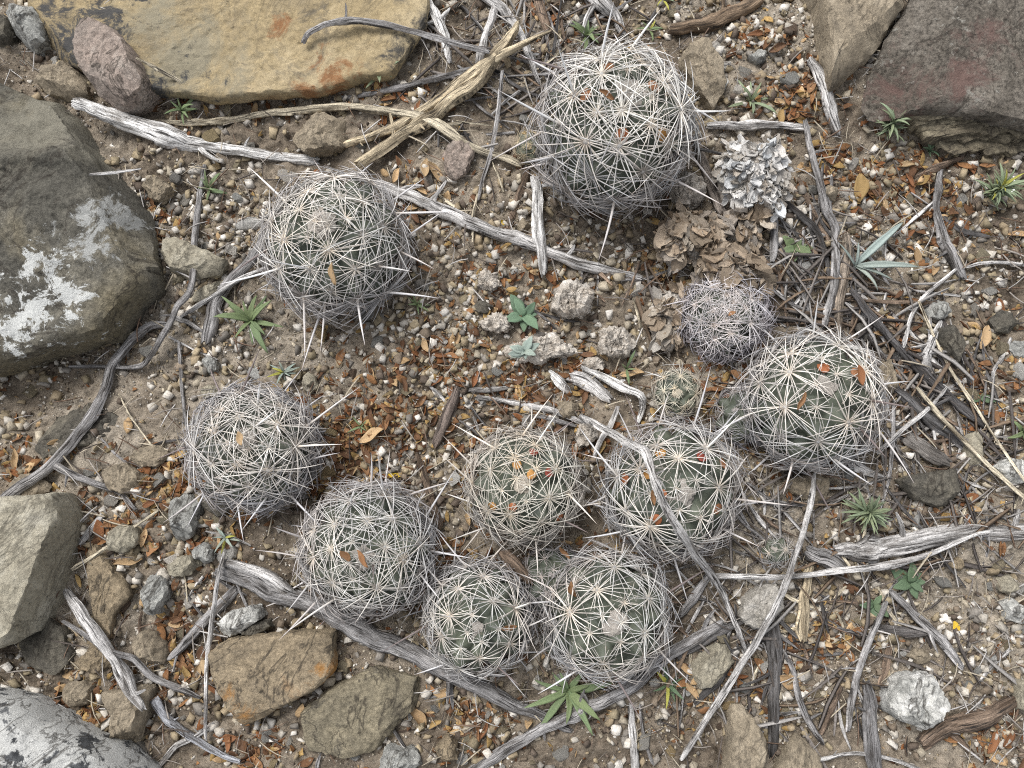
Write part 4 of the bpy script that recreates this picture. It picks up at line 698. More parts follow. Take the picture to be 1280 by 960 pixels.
def near_cactus(u, v, f=0.97):
    return any((u - cu) ** 2 + (v - cv) ** 2 < (f * rp) ** 2 for _, _, cu, cv, rp in CACTI)
def on_rock(u, v): return any(in_poly(p, u, v) for p in ROCKS)

# ------------------------------------------------------------------ flaky dead lumps
def flake_mesh(k):
    r = np.random.default_rng(40 + k); nx, ny = 4, 5; V = []
    for s in (0.05, -0.05):
        for j in range(ny):
            y = j / (ny - 1); wd = 0.5 * math.sin(0.5 + y * 2.2) * r.uniform(0.85, 1.15)
            for i in range(nx):
                x = i / (nx - 1) * 2 - 1
                V.append((x * wd + r.normal(0, 0.07), y + r.normal(0, 0.06), s * 0.6 + 0.28 * x * x * 0.5 + 0.25 * y * y + r.normal(0, 0.06)))
    idx = np.arange(2 * nx * ny).reshape(2, ny, nx); f = lambda a: np.stack([a[:-1, :-1], a[:-1, 1:], a[1:, 1:], a[1:, :-1]], -1).reshape(-1, 4)
    q = [f(idx[0]), f(idx[1])[:, ::-1]]
    ed = list(idx[0, 0, :]) + list(idx[0, 1:, -1]) + list(idx[0, -1, -2::-1]) + list(idx[0, -2:0:-1, 0]); n = len(ed); o = nx * ny
    q.append(np.array([[ed[(i + 1) % n], ed[i], ed[i] + o, ed[(i + 1) % n] + o] for i in range(n)]))
    return mesh_np('flake', V, [np.concatenate(q)], [M_FLAKE], sharp=50)
FLK = [flake_mesh(k) for k in range(6)]
def flaky(name, label, poly, h, core, cols, n, size, seed, cat, flat=0.5):
    r = random.Random(seed); root = rock(name, label, poly, h, core, bevel=0.35, rough=0.09, chops=3, seg=70, rings=12, seed=seed, cat=cat, dome=0.35)
    us = [p[0] for p in poly]; vs = [p[1] for p in poly]; cu, cv = sum(us) / len(us), sum(vs) / len(vs); cnt = 0
    dg = bpy.context.evaluated_depsgraph_get(); root_eval = root.evaluated_get(dg)
    while cnt < n:
        u, v = r.uniform(min(us), max(us)), r.uniform(min(vs), max(vs))
        if not in_poly(poly, u, v): continue
        cnt += 1; p = P(u, v, root.location.z + h * PX * 0.8) - root.location
        ok, hit, nor, _ = root_eval.ray_cast(Vector((p.x, p.y, 0.5)), Vector((0, 0, -1)))
        if not ok: continue
        out = Vector((p.x, p.y, 0)); out = out.normalized() if out.length > 1e-5 else Vector((1, 0, 0))
        nrm = (nor + Vector((r.uniform(-.5, .5), r.uniform(-.5, .5), flat))).normalized()
        dirv = (out * 0.35 + Vector((r.gauss(0, 0.55), r.gauss(-0.7, 0.6), 0))).normalized()
        m3 = frame(nrm, dirv) @ Matrix.Rotation(-math.pi / 2, 3, 'Z')
        s = size * PX * r.uniform(0.35, 1.25); o = link('flake', r.choice(FLK), root, color=jit(r.choice(cols), r, 0.8, 1.15))
        o.matrix_local = Matrix.Translation(hit - (m3 @ Vector((0, 0.4, -0.12))) * s) @ (m3 @ Matrix.Diagonal((s * r.uniform(0.35, 1.0), s * r.uniform(0.7, 1.3), s * r.uniform(0.6, 1.6)))).to_4x4()
    return root
FW = [(0.76, 0.745, 0.72), (0.68, 0.665, 0.64), (0.80, 0.79, 0.77), (0.46, 0.42, 0.37)]
FB = [(0.42, 0.335, 0.25), (0.31, 0.245, 0.18), (0.52, 0.44, 0.35), (0.38, 0.33, 0.28)]
flaky('flaky_stump', 'flaky white lump of dead cactus skin above the brown husk', [(896, 206), (910, 186), (934, 174), (966, 180), (984, 210), (986, 242), (970, 268), (952, 258), (926, 258), (902, 244)], 40, M_DEAD, FW, 190, 17, 5, 'dead cactus')
flaky('dried_husk', 'brown crumpled husk of a dead cactus left of wood stub', [(824, 300), (836, 276), (862, 264), (890, 272), (892, 300), (878, 322), (846, 330), (828, 322)], 30, M_DEAD, FB, 80, 25, 6, 'dead cactus')
flaky('dried_husk', 'tan crumpled husk just above the small grey cactus', [(866, 336), (886, 316), (916, 322), (950, 330), (962, 346), (950, 366), (918, 358), (880, 352)], 24, M_DEAD, FB, 70, 25, 7, 'dead cactus')
flaky('dried_husk', 'curled brown shreds under the flaky white lump', [(894, 272), (920, 256), (950, 268), (956, 296), (940, 318), (912, 312), (898, 294)], 18, M_DEAD, FB, 60, 23, 8, 'dead cactus')
flaky('dried_husk', 'grey brown shredded husk left of small grey cactus', [(808, 392), (826, 366), (850, 360), (862, 392), (856, 432), (836, 446), (816, 424)], 16, M_DEAD, FB + FW[3:], 60, 19, 9, 'dead cactus')

# ------------------------------------------------------------------ green seedlings
def leaf_mesh(name, mat, k, wide=0.12, arch=0.35, fold=0.25, blunt=1.0):
    r = np.random.default_rng(60 + k); nx, ny = 5, 8; V = []; th = 0.012
    for s in (th, -th):
        for j in range(ny):
            y = j / (ny - 1); wd = wide * max(0.04, math.sin(math.pi * (0.06 + 0.94 * y ** (1.0 / blunt))) ** 0.75) * (1 + 0.1 * math.sin(j * 2.3 + k))
            for i in range(nx):
                x = i / (nx - 1) * 2 - 1
                V.append((x * wd, y - arch * 0.25 * y ** 3, arch * (y - 1.1 * y * y) + fold * abs(x) * wd + s))
    idx = np.arange(2 * nx * ny).reshape(2, ny, nx); f = lambda a: np.stack([a[:-1, :-1], a[:-1, 1:], a[1:, 1:], a[1:, :-1]], -1).reshape(-1, 4)
    q = [f(idx[0]), f(idx[1])[:, ::-1]]
    ed = list(idx[0, 0, :]) + list(idx[0, 1:, -1]) + list(idx[0, -1, -2::-1]) + list(idx[0, -2:0:-1, 0]); n = len(ed); o = nx * ny
    q.append(np.array([[ed[(i + 1) % n], ed[i], ed[i] + o, ed[(i + 1) % n] + o] for i in range(n)]))
    return mesh_np(name, V, [np.concatenate(q)], [mat])
NAR = [leaf_mesh('leaf', M_GREEN, k, 0.105 + 0.02 * k, 0.3 + 0.1 * k, blunt=1.5) for k in range(3)]
OVA = [leaf_mesh('leaf', M_GREEN, 5 + k, 0.23, 0.25, blunt=1.3) for k in range(2)]
BLA = [leaf_mesh('leaf', M_GREEN, 8 + k, 0.05, 0.5, blunt=0.8) for k in range(2)]
GR = dict(green=(0.155, 0.205, 0.10), deep=(0.10, 0.15, 0.085), pale=(0.215, 0.26, 0.16), silver=(0.29, 0.34, 0.29), blue=(0.12, 0.185, 0.115), grey=(0.28, 0.325, 0.295))
def seedling(label, u, v, L, n, kind, col, el=(8, 45), az=None, name='seedling', seed=0, stem=6, flowers=0, yellow=0.12, wscale=1.0, up=0):
    r = random.Random(700 + seed); g = G(u, v, up * PX); root = link(name, None, loc=g, label=label, cat='plant', group='green seedlings in the gaps')
    sp = 0.6 if stem <= 10 else 1.0
    V, Fc = tube([(0, 0, -0.003), (0.0006, 0, stem * PX * 0.5), (0, 0.0004, stem * PX)], [1.6 * PX * sp, 1.5 * PX * sp, 1.0 * PX * sp], 6)
    link('stem', mesh_np('stem', V, Fc, [M_GREEN]), root, color=[c * 0.9 for c in GR[col]])
    for i in range(n):
        a = math.radians(az[i % len(az)]) if az else i * 2.39996 + r.uniform(-0.3, 0.3); e = math.radians(r.uniform(*el)); s = (L[i % len(L)] if isinstance(L, list) else L * r.uniform(0.5, 1.15)) * PX
        c = jit(GR[col], r, 0.8, 1.15)
        if r.random() < yellow: c = (0.34, 0.33, 0.07)
        o = link('leaf', r.choice(kind), root, color=c)
        m3 = Matrix.Rotation(a - math.pi / 2, 3, 'Z') @ Matrix.Rotation(e, 3, 'X') @ Matrix.Rotation(r.uniform(-0.3, 0.3), 3, 'Y')
        o.matrix_local = Matrix.Translation((0, 0, stem * PX * (i + 1) / n)) @ (m3 @ Matrix.Diagonal((s * wscale, s, s))).to_4x4()
    for i in range(flowers):
        a, d = r.uniform(0, 6.28), r.uniform(4, L * 0.5 if not isinstance(L, list) else 10) * PX
        o = link('flower', GLAND_W, root, color=(0.8, 0.8, 0.78)); o.location = (d * math.cos(a), d * math.sin(a), (stem + 6) * PX); o.scale = [1.8 * PX] * 3
GLAND_W = ell_mesh('flower', M_GREEN, 8, 5)
SD = [('green rosette seedling with narrow leaves beside the grey stump', 315, 402, 40, 12, NAR, 'green', (5, 40)),
 ('blue green seedling with broad oval leaves beside dark round pebble', 655, 396, 26, 7, OVA, 'blue', (5, 30)),
 ('pale green seedling growing at the slab corner', 474, 98, 30, 10, NAR, 'pale', (15, 55)),
 ('small green seedling behind the forked grey twig', 263, 238, 22, 7, NAR, 'green', (10, 50)),
 ('green seedling with long spreading leaves under the lower cacti', 710, 862, 50, 11, NAR, 'green', (5, 35)),
 ('feathery green plant beside the dark slaty flagstone', 1074, 640, 28, 64, NAR, 'pale', (10, 60)),
 ('clover like seedling with round deep green leaves', 1136, 728, 24, 7, OVA, 'deep', (5, 25)),
 ('bushy pale green plant with tiny white flowers', 1234, 246, 28, 70, NAR, 'pale', (20, 65)),
 ('lanky green plant leaning under the dark reddish boulder', 1104, 166, 28, 36, NAR, 'pale', (15, 60)),
 ('light green seedling at the top beside the stump end', 734, 48, 30, 12, NAR, 'green', (15, 55)),
 ('tiny green seedling under the large woolly dented cactus', 522, 382, 18, 7, NAR, 'green', (5, 40)),
 ('tiny green seedling above the round cactus by the log', 452, 534, 16, 6, NAR, 'green', (5, 40)),
 ('silvery grey rosette seedling on the pale wood splinter', 656, 440, 17, 14, OVA, 'silver', (10, 50)),
 ('tiny grey green rosette above the silvery round cactus', 356, 466, 18, 10, NAR, 'silver', (5, 40)),
 ('yellowing grassy seedling right of the biggest cactus', 936, 130, 34, 10, BLA, 'pale', (15, 60)),
 ('small green seedling beside the upright wood stub', 992, 312, 20, 6, OVA, 'green', (10, 40)),
 ('grass tuft beside the crumbling woody lump', 782, 462, 26, 4, BLA, 'green', (30, 65)),
 ('small narrow leaved seedling above the straight grey branch', 834, 854, 24, 9, NAR, 'deep', (5, 40)),
 ('small deep green seedling on the right soil among leaves', 1222, 498, 16, 6, OVA, 'deep', (5, 30)),
 ('bright green seedling near the white angular stone', 1276, 540, 26, 7, NAR, 'green', (5, 40)),
 ('grassy green sprig behind the biggest cactus', 828, 2, 28, 10, BLA, 'pale', (10, 50)),
 ('tiny grey green rosette beside the rounded grey pebble', 284, 672, 18, 9, NAR, 'silver', (5, 40)),
 ('green seedling with dark leaves beside the bleached log', 229, 140, 28, 9, NAR, 'green', (10, 50)),
 ('small green seedling by the leaning flagstone', 812, 40, 18, 6, NAR, 'green', (10, 50)),
 ('dark little seedling behind the hooked grey stick', 1090, 756, 16, 6, OVA, 'deep', (5, 30)),
 ('tiny dark seedling under the earth ledges', 1160, 190, 16, 7, NAR, 'deep', (5, 40))]
for k, (lb, u, v, L, n, kd, cl, el) in enumerate(SD):
    bushy = n >= 16
    seedling(lb, u, v, L * 1.25, n, kd, cl, el, seed=k, stem=34 if bushy else 6, flowers=4 if 'flowers' in lb else 0, yellow=0.0 if kd is OVA else 0.06, wscale=(0.40 if bushy else 0.64) if kd is NAR else 1.0, up=20 if 'wood splinter' in lb else 0)
seedling('silvery plant with long narrow grey leaves', 1066, 334, [98, 86, 48, 40, 52, 34], 6, NAR, 'grey', (6, 22), az=[42, -6, -52, 130, -28, 85], seed=60, stem=10, yellow=0, wscale=0.36)

# ------------------------------------------------------------------ dry leaves
def dry_mesh(k, nx=6, ny=9):
    r = np.random.default_rng(200 + k); V = []; th = 0.012; curl = r.uniform(0.3, 1.7); bend = r.uniform(-0.5, 0.9); wide = r.uniform(0.19, 0.32); tw = r.uniform(-0.7, 0.7)
    for s in (th, -th):
        for j in range(ny):
            y = j / (ny - 1); wd = wide * max(0.03, math.sin(math.pi * (0.03 + 0.95 * y)) ** 0.8)
            for i in range(nx):
                x = i / (nx - 1) * 2 - 1; an = x * curl; px_, pz = wd * math.sin(an) / max(curl, 0.3), wd * (1 - math.cos(an)) / max(curl, 0.3)
                c, s_ = math.cos(tw * y), math.sin(tw * y); qx, qz = px_ * c - pz * s_, px_ * s_ + pz * c
                V.append((qx + 0.03 * math.sin(7 * y + k), y - 0.5, qz + bend * (y - 0.5) ** 2 + s + 0.02 * math.sin(11 * y + 5 * x)))
    V = np.array(V); V[:, 2] -= V[:, 2].min()
    idx = np.arange(2 * nx * ny).reshape(2, ny, nx); f = lambda a: np.stack([a[:-1, :-1], a[:-1, 1:], a[1:, 1:], a[1:, :-1]], -1).reshape(-1, 4)
    q = [f(idx[0]), f(idx[1])[:, ::-1]]
    ed = list(idx[0, 0, :]) + list(idx[0, 1:, -1]) + list(idx[0, -1, -2::-1]) + list(idx[0, -2:0:-1, 0]); n = len(ed); o = nx * ny
    q.append(np.array([[ed[(i + 1) % n], ed[i], ed[i] + o, ed[(i + 1) % n] + o] for i in range(n)]))
    return V, np.concatenate(q)
DRYD = [dry_mesh(k) for k in range(14)]
DRY = [mesh_np('dry_leaf', V, [q], [M_LEAF]) for V, q in DRYD]
LM = [('the grey boulder', 80, 300), ('the ochre slab', 330, 60), ('the reddish pointed stone', 140, 80), ('the bleached white log', 220, 170), ('the grey stump like branch', 280, 380),
 ('the large woolly dented cactus', 419, 306), ('the silvery round cactus', 318, 560), ('the long dark branch', 110, 520), ('the squared pale block', 40, 710), ('the lichen crusted rock', 60, 930),
 ('the rust stained ochre rock', 340, 845), ('the half buried slab', 450, 895), ('the split grey stick', 130, 810), ('the fissured grey log', 520, 820), ('the straight grey branch', 700, 905),
 ('the biggest cactus', 768, 162), ('the thick tan branch', 540, 145), ('the speckled grey branch', 620, 290), ('the broad leaved seedling', 655, 396), ('the pale forked stick', 760, 480),
 ('the fibrous brown stick', 560, 520), ('the cactus over the log', 460, 686), ('the red glanded cactus', 655, 606), ('the twig crossed cactus', 840, 612), ('the small grey tangled cactus', 904, 396),
 ('the flaky white lump', 940, 220), ('the broad green cactus', 1012, 500), ('the silvery long leaved plant', 1066, 334), ('the bent grey branch', 1025, 230), ('the leaning olive rock', 1060, 60),
 ('the earth ledges', 1200, 170), ('the crooked dark branch', 1180, 285), ('the bushy pale green plant', 1235, 245), ('the charred black log', 1165, 525), ('the white angular stone', 1265, 590),
 ('the fluted grey log', 1160, 672), ('the white limestone lump', 1150, 875), ('the brown fibrous log', 1215, 905), ('the charred stick', 968, 850), ('the tan wedge stone', 935, 930), ('the pale limestone lump', 955, 758), ('the hooked grey stick', 1080, 830), ('the lower wide cactus', 758, 768), ('the hooked pale twig', 1250, 450)]
def nearest(u, v): return min(LM, key=lambda l: (l[1] - u) ** 2 + (l[2] - v) ** 2)[0]
LCOL = [('orange brown', (0.25, 0.13, 0.06), 9), ('dark brown', (0.13, 0.07, 0.038), 10), ('rusty brown', (0.20, 0.088, 0.038), 9), ('tan', (0.42, 0.29, 0.16), 6), ('mustard', (0.33, 0.22, 0.09), 2)]
Z = [(30, 575, 30, 18), (120, 665, 25, 10), (195, 595, 25, 14), (232, 600, 22, 12), (200, 610, 20, 8), (250, 115, 22, 8), (330, 118, 22, 7), (520, 245, 30, 12), (420, 565, 24, 22), (438, 535, 30, 16), (500, 528, 28, 12), (555, 455, 26, 10), (560, 440, 14, 8), (660, 488, 22, 16),
 (605, 350, 22, 10), (690, 355, 18, 8), (725, 450, 16, 7), (832, 348, 22, 12), (880, 512, 20, 10), (905, 474, 14, 7), (1010, 108, 22, 12), (942, 58, 16, 7), (960, 130, 22, 10), (995, 138, 18, 10), (1130, 235, 28, 22), (1080, 225, 24, 10), (1150, 292, 28, 14), (1035, 205, 18, 10), (1110, 480, 14, 6), (1120, 400, 22, 10),
 (1215, 480, 24, 10), (1250, 500, 22, 8), (1240, 400, 25, 6), (1200, 640, 26, 8), (228, 772, 20, 10), (235, 840, 24, 14), (120, 880, 24, 16), (320, 940, 26, 18), (545, 690, 20, 14), (560, 715, 18, 10), (612, 915, 28, 10), (570, 895, 20, 6), (1000, 800, 24, 10), (1050, 800, 24, 8), (1240, 925, 22, 9), (945, 860, 22, 7), (200, 270, 16, 9), (196, 300, 10, 6),
 (265, 692, 18, 8), (700, 22, 26, 9), (490, 132, 26, 8), (1190, 250, 20, 10), (880, 860, 20, 6), (1090, 250, 20, 6), (415, 600, 14, 10), (735, 560, 14, 7), (910, 340, 20, 4), (470, 500, 40, 10), (1045, 690, 25, 6), (180, 660, 20, 6), (1180, 210, 24, 6), (560, 330, 40, 6), (300, 660, 20, 5), (600, 470, 55, 22), (450, 560, 36, 18), (560, 560, 36, 14), (700, 470, 40, 14), (620, 380, 60, 12), (1000, 560, 40, 6)]
nleaf = 0; rest = []
rl = random.Random(5)
cand = []
for (u, v, s, n) in Z:
    for _ in range(int(n * 1.25)):
        uu, vv = rl.gauss(u, s), rl.gauss(v, s * 0.8); cand.append((uu, vv, rl.uniform(10, 24)))
for _ in range(330): cand.append((rl.uniform(-20, 1300), rl.uniform(-20, 980), rl.uniform(8, 18)))
cand = [c for c in cand if not on_rock(c[0], c[1]) and not near_cactus(c[0], c[1], 0.86)]
cand.sort(key=lambda c: -c[2] if (0 < c[0] < 1280 and 0 < c[1] < 960) else 0)
def leaf_at(u, v, L, cname, col, label, up=1.0, group='dry leaves in the litter', tiltr=0.5, mesh=None, loc=None):
    p = loc if loc is not None else G(u, v, up * PX)
    o = link('dry_leaf', mesh or rl.choice(DRY), loc=p, label=label, cat='leaf', group=group, color=jit(col, rl, 0.8, 1.2))
    o.rotation_euler = (rl.uniform(-tiltr, tiltr), rl.uniform(-tiltr, tiltr), rl.uniform(0, 6.28)); s = L * PX; o.scale = (s, s, s); return o
LBIG = [(543, 216, 34, 'tan', 'big pale tan curled leaf beside the red brown flat stone'), (532, 212, 30, 'tan', 'upright folded tan leaf beside the red brown flat stone'), (521, 897, 34, 'tan', 'long tan leaf curled beside the half buried slab'), (555, 865, 26, 'tan', 'narrow tan leaf under the fissured log'),
 (1245, 943, 34, 'tan', 'broad pale leaf below the brown fibrous log'), (1240, 928, 30, 'rusty brown', 'curled rusty leaf ring below the brown fibrous log'), (494, 594, 18, 'yellow', 'small bright yellow leaf above the cactus over the log'), (630, 277, 16, 'yellow', 'small bright yellow leaf below the speckled grey branch'), (1102, 545, 18, 'yellow', 'yellow leaf under the broad green cactus'),
 (1195, 785, 16, 'yellow', 'curled yellow leaf on the right soil'), (235, 843, 26, 'mustard', 'mustard leaf scrap in the pile above the bluish stick'), (545, 905, 22, 'mustard', 'mustard curled leaf beside half buried slab'), (1168, 334, 24, 'tan', 'pale oval leaf beneath the slender grey twig'), (1272, 295, 30, 'tan', 'tan oval leaf below the bushy plant'),
 (1230, 422, 34, 'tan', 'folded tan leaf above the hooked pale twig'), (986, 850, 34, 'tan', 'frilled tan leaf beside the charred stick'), (952, 835, 34, 'orange brown', 'orange brown curled leaf left of the charred stick'), (858, 835, 28, 'tan', 'tan leaf at the end of the straight grey branch'), (790, 468, 32, 'tan', 'tan leaf beside the grass tuft'), (205, 120, 34, 'orange brown', 'orange curled leaf beside the reddish pointed stone'),
 (160, 702, 34, 'tan', 'folded buff leaf lying on the long flat stone'), (100, 725, 18, 'mustard', 'mustard leaf beside the squared pale block'), (20, 575, 30, 'tan', 'pale wood coloured leaf under the long dark branch'), (465, 545, 34, 'tan', 'light tan leaf above the cactus over the log'), (1075, 235, 36, 'mustard', 'broad mustard leaf near the bent grey branch'), (1210, 625, 26, 'rusty brown', 'rusty crumpled leaf beside the dark slaty flagstone')]
LC = {c[0]: c[1] for c in LCOL}; LC['yellow'] = (0.62, 0.43, 0.04)
for u, v, L, cn, lb in LBIG: leaf_at(u, v, L, cn, LC[cn], lb, up=3, tiltr=0.35)
wts = [c[2] for c in LCOL]
for (u, v, L) in cand:
    cn, col, _ = rl.choices(LCOL, wts)[0]
    if nleaf < 262 and 0 < u < 1280 and 0 < v < 960:
        leaf_at(u, v, L, cn, col, f'{cn} dry curled leaf in the litter near {nearest(u, v)}', up=rl.uniform(0, 4)); nleaf += 1
    else: rest.append((u, v, L, col))
# leaves caught on cacti
def on_cactus(i, u, v, f=1.03):
    c, R = CACTI[i][0], CACTI[i][1] * f; o = CW; d = (P(u, v, 0) - CW).normalized(); oc = o - c; b = oc.dot(d); q = b * b - oc.length_squared + R * R
    return o + d * (-b - math.sqrt(max(q, 0)))
for i, u, v, L, cn, lb in [(0, 758, 118, 22, 'orange brown', 'orange brown leaf scrap caught on the biggest cactus crown'), (6, 1001, 501, 22, 'orange brown', 'folded orange leaf caught in the broad green cactus'), (6, 1075, 470, 24, 'rusty brown', 'rusty leaf snagged at the rim of the broad green cactus'), (1, 418, 342, 26, 'tan', 'pinkish tan leaf scrap in the spines of woolly dented cactus'),
   (3, 454, 698, 22, 'orange brown', 'orange leaf sliver caught on the cactus over the log'), (3, 432, 694, 16, 'orange brown', 'small orange scrap caught on the cactus over the log'), (5, 815, 622, 18, 'orange brown', 'orange scrap caught by the speckled white twig'), (9, 636, 783, 18, 'orange brown', 'orange leaf scrap caught on the leaning lower cactus'), (10, 717, 736, 22, 'orange brown', 'orange sliver at the flank of the wide lower cactus'),
   (11, 706, 690, 20, 'orange brown', 'orange leaf on the dark shaded cactus'), (2, 300, 548, 16, 'tan', 'tan sliver caught on the silvery round cactus'), (7, 915, 392, 10, 'orange brown', 'tiny orange scrap on the small grey tangled cactus'), (15, 922, 470, 22, 'orange brown', 'curled orange leaf beside the shaded offset cactus')]:
    leaf_at(u, v, L, cn, LC[cn], lb, loc=on_cactus(i, u, v), tiltr=0.6, group='dry leaves caught in spines')

# ------------------------------------------------------------------ small loose stones
def block_data(k):
    r = np.random.default_rng(1300 + k); bm = bmesh.new(); bmesh.ops.create_cube(bm, size=2.0); bmesh.ops.subdivide_edges(bm, edges=bm.edges[:], cuts=6, use_grid_fill=True)
    V = np.array([v.co[:] for v in bm.verts]); bmesh.ops.triangulate(bm, faces=bm.faces[:]); Fc = np.array([[v.index for v in f.verts] for f in bm.faces]); bm.free()
    cr = r.uniform(0.3, 1.15, (2, 2, 2, 3)); w = (V + 1) / 2; K = np.zeros_like(V)
    for a in (0, 1):
        for b in (0, 1):
            for c in (0, 1): K += (np.where(a, w[:, 0], 1 - w[:, 0]) * np.where(b, w[:, 1], 1 - w[:, 1]) * np.where(c, w[:, 2], 1 - w[:, 2]))[:, None] * cr[a, b, c]
    V = V * K * np.array([1.0, r.uniform(0.6, 0.9), r.uniform(0.35, 0.65)])
    for _ in range(13):
        n = r.normal(size=3); n /= np.linalg.norm(n); d = V @ n; V -= np.maximum(d - d.max() * r.uniform(0.7, 0.9), 0)[:, None] * n
    V *= (1 + 0.07 * fbm(V * 2.4 + k * 3.1, 3))[:, None]; return V, Fc
def pebble_data(k, sub=3):
    r = np.random.default_rng(800 + k); bm = bmesh.new(); bmesh.ops.create_icosphere(bm, subdivisions=sub, radius=1.0)
    V = np.array([v.co[:] for v in bm.verts]); Fc = np.array([[v.index for v in f.verts] for f in bm.faces]); bm.free()
    V *= np.array([r.uniform(0.9, 1.3), r.uniform(0.55, 0.95), r.uniform(0.35, 0.7)])
    if sub < 2: V = V * r.uniform(0.72, 1.18, (len(V), 1))
    for _ in range(r.integers(7, 13)):
        n = r.normal(size=3); n /= np.linalg.norm(n); d = V @ n; V -= np.maximum(d - d.max() * r.uniform(0.5, 0.85), 0)[:, None] * n
    V *= (1 + 0.08 * fbm(V * 2.0 + k * 3.1, 3))[:, None]; return V, Fc
PEBD = [pebble_data(k) for k in range(9)] + [block_data(k) for k in range(18)]
PEB = [mesh_np('pebble', V, [q], [M_PEB], sharp=34) for V, q in PEBD]
SCOL = [('chalk white', (0.70, 0.675, 0.625), 26), ('pale grey', (0.40, 0.385, 0.35), 22), ('olive tan', (0.36, 0.31, 0.215), 26), ('ochre', (0.42, 0.325, 0.185), 13), ('dark brown', (0.18, 0.13, 0.095), 5), ('dull grey', (0.27, 0.255, 0.23), 7)]
SZ = [(560, 450, 60, 60), (500, 560, 45, 24), (250, 270, 45, 32), (300, 270, 25, 14), (240, 350, 40, 16), (600, 920, 60, 24), (1200, 770, 60, 22), (1200, 400, 60, 24), (1150, 250, 70, 22), (300, 920, 40, 14), (350, 120, 50, 14), (990, 850, 60, 18), (1050, 770, 50, 14), (470, 120, 40, 10), (60, 80, 30, 8), (760, 350, 70, 16), (200, 690, 50, 14), (840, 900, 50, 14), (930, 90, 40, 10), (1230, 850, 40, 12), (660, 550, 60, 10), (420, 430, 60, 14)]
rs = random.Random(9); spots = []
def free(u, v, L): return not on_rock(u, v) and not near_cactus(u, v, 0.9) and all((u - a) ** 2 + (v - b) ** 2 > (0.55 * (L + l)) ** 2 for a, b, l in spots)
for (u, v, s, n) in [(230, 255, 30, 22), (290, 270, 26, 20), (215, 320, 30, 14), (150, 640, 50, 16), (190, 760, 50, 14), (60, 660, 40, 6), (330, 150, 50, 10)]:
    for _ in range(n):
        uu, vv, L = rs.gauss(u, s), rs.gauss(v, s), 15 + 22 * rs.random() ** 1.5
        if 0 < uu < 1280 and 0 < vv < 960 and free(uu, vv, L): spots.append((uu, vv, L))
for (u, v, s, n) in SZ:
    for _ in range(int(n * 1.5)):
        uu, vv, L = rs.gauss(u, s), rs.gauss(v, s), 9 + 19 * rs.random() ** 2.0
        if 0 < uu < 1280 and 0 < vv < 960 and free(uu, vv, L): spots.append((uu, vv, L))
for _ in range(260):
    uu, vv, L = rs.uniform(0, 1280), rs.uniform(0, 960), 10 + 20 * rs.random() ** 2
    if free(uu, vv, L): spots.append((uu, vv, L))
spots.sort(key=lambda q: -q[2])
for (u, v, L) in spots[:295]:
    cw = [c[2] * (2.2 if c[0] == 'chalk white' and 430 < u < 740 and 330 < v < 620 else 1) for c in SCOL]
    cn, col, _ = rs.choices(SCOL, cw)[0]; s = L * 0.5 * PX; g = G(u, v)
    o = link('pebble', rs.choice(PEB), loc=g + Vector((0, 0, s * 0.08)), label=f"{'larger ' if L > 18 else 'small '}{cn} stone in the soil near {nearest(u, v)}", cat='stone', group='small loose stones', color=jit(col, rs, 0.86, 1.12))
    o.rotation_euler = (rs.uniform(-0.4, 0.4), rs.uniform(-0.4, 0.4), rs.uniform(0, 6.28)); o.scale = (s, s, s)

# ------------------------------------------------------------------ small loose twigs
rt = random.Random(21); TW = [(1100, 450, 80, 26), (1150, 580, 60, 14), (1050, 750, 70, 16), (1000, 330, 40, 16), (960, 820, 60, 12), (880, 340, 40, 8), (760, 380, 50, 8), (610, 500, 40, 8), (620, 180, 50, 8), (700, 60, 40, 8), (940, 660, 40, 10), (560, 620, 30, 4), (900, 780, 40, 8), (480, 930, 60, 4), (1120, 800, 60, 10), (200, 620, 70, 8), (240, 740, 40, 6), (1240, 640, 40, 8), (800, 330, 50, 6)]
TG = [(1120, 430, 55, 26), (1150, 520, 60, 26), (1000, 320, 40, 18), (930, 650, 45, 14), (700, 60, 60, 12), (1020, 380, 40, 14), (1190, 620, 60, 12), (900, 800, 50, 10), (640, 130, 50, 8)]
TC = [('grey', 'grey'), ('pale grey', 'pale'), ('dark', 'dark'), ('brown', 'brown'), ('straw coloured', 'straw')]
for (u, v, s, n), tang in [(z, 0) for z in TW] + [(z, 1) for z in TG]:
    for _ in range(int(n * 1.3)):
        uu, vv = rt.gauss(u, s), rt.gauss(v, s)
        if on_rock(uu, vv) or near_cactus(uu, vv, 1.0) or not (0 < uu < 1280 and 0 < vv < 960): continue
        L, a = rt.uniform(18, 70), rt.gauss(0.9, 0.8); cn, ck = rt.choice(TC); b = rt.uniform(-0.15, 0.15) * L
        if tang: L = rt.uniform(50, 150); cn, ck = rt.choice(TC[:4]); b = rt.uniform(-0.2, 0.2) * L
        dx, dy = math.cos(a) * L / 2, math.sin(a) * L / 2
        stick('twig', f'{"long" if tang else "short"} thin {cn} twig in the litter near {nearest(uu, vv)}', [(uu - dx, vv - dy), (uu - dy / L * b, vv + dx / L * b), (uu + dx, vv + dy)], [rt.uniform(1.2, 2.6), rt.uniform(1.5, 3.2), rt.uniform(0.8, 2)], ck, rt.uniform(0, 6), group='loose thin twigs', cat='twig', sides=6)

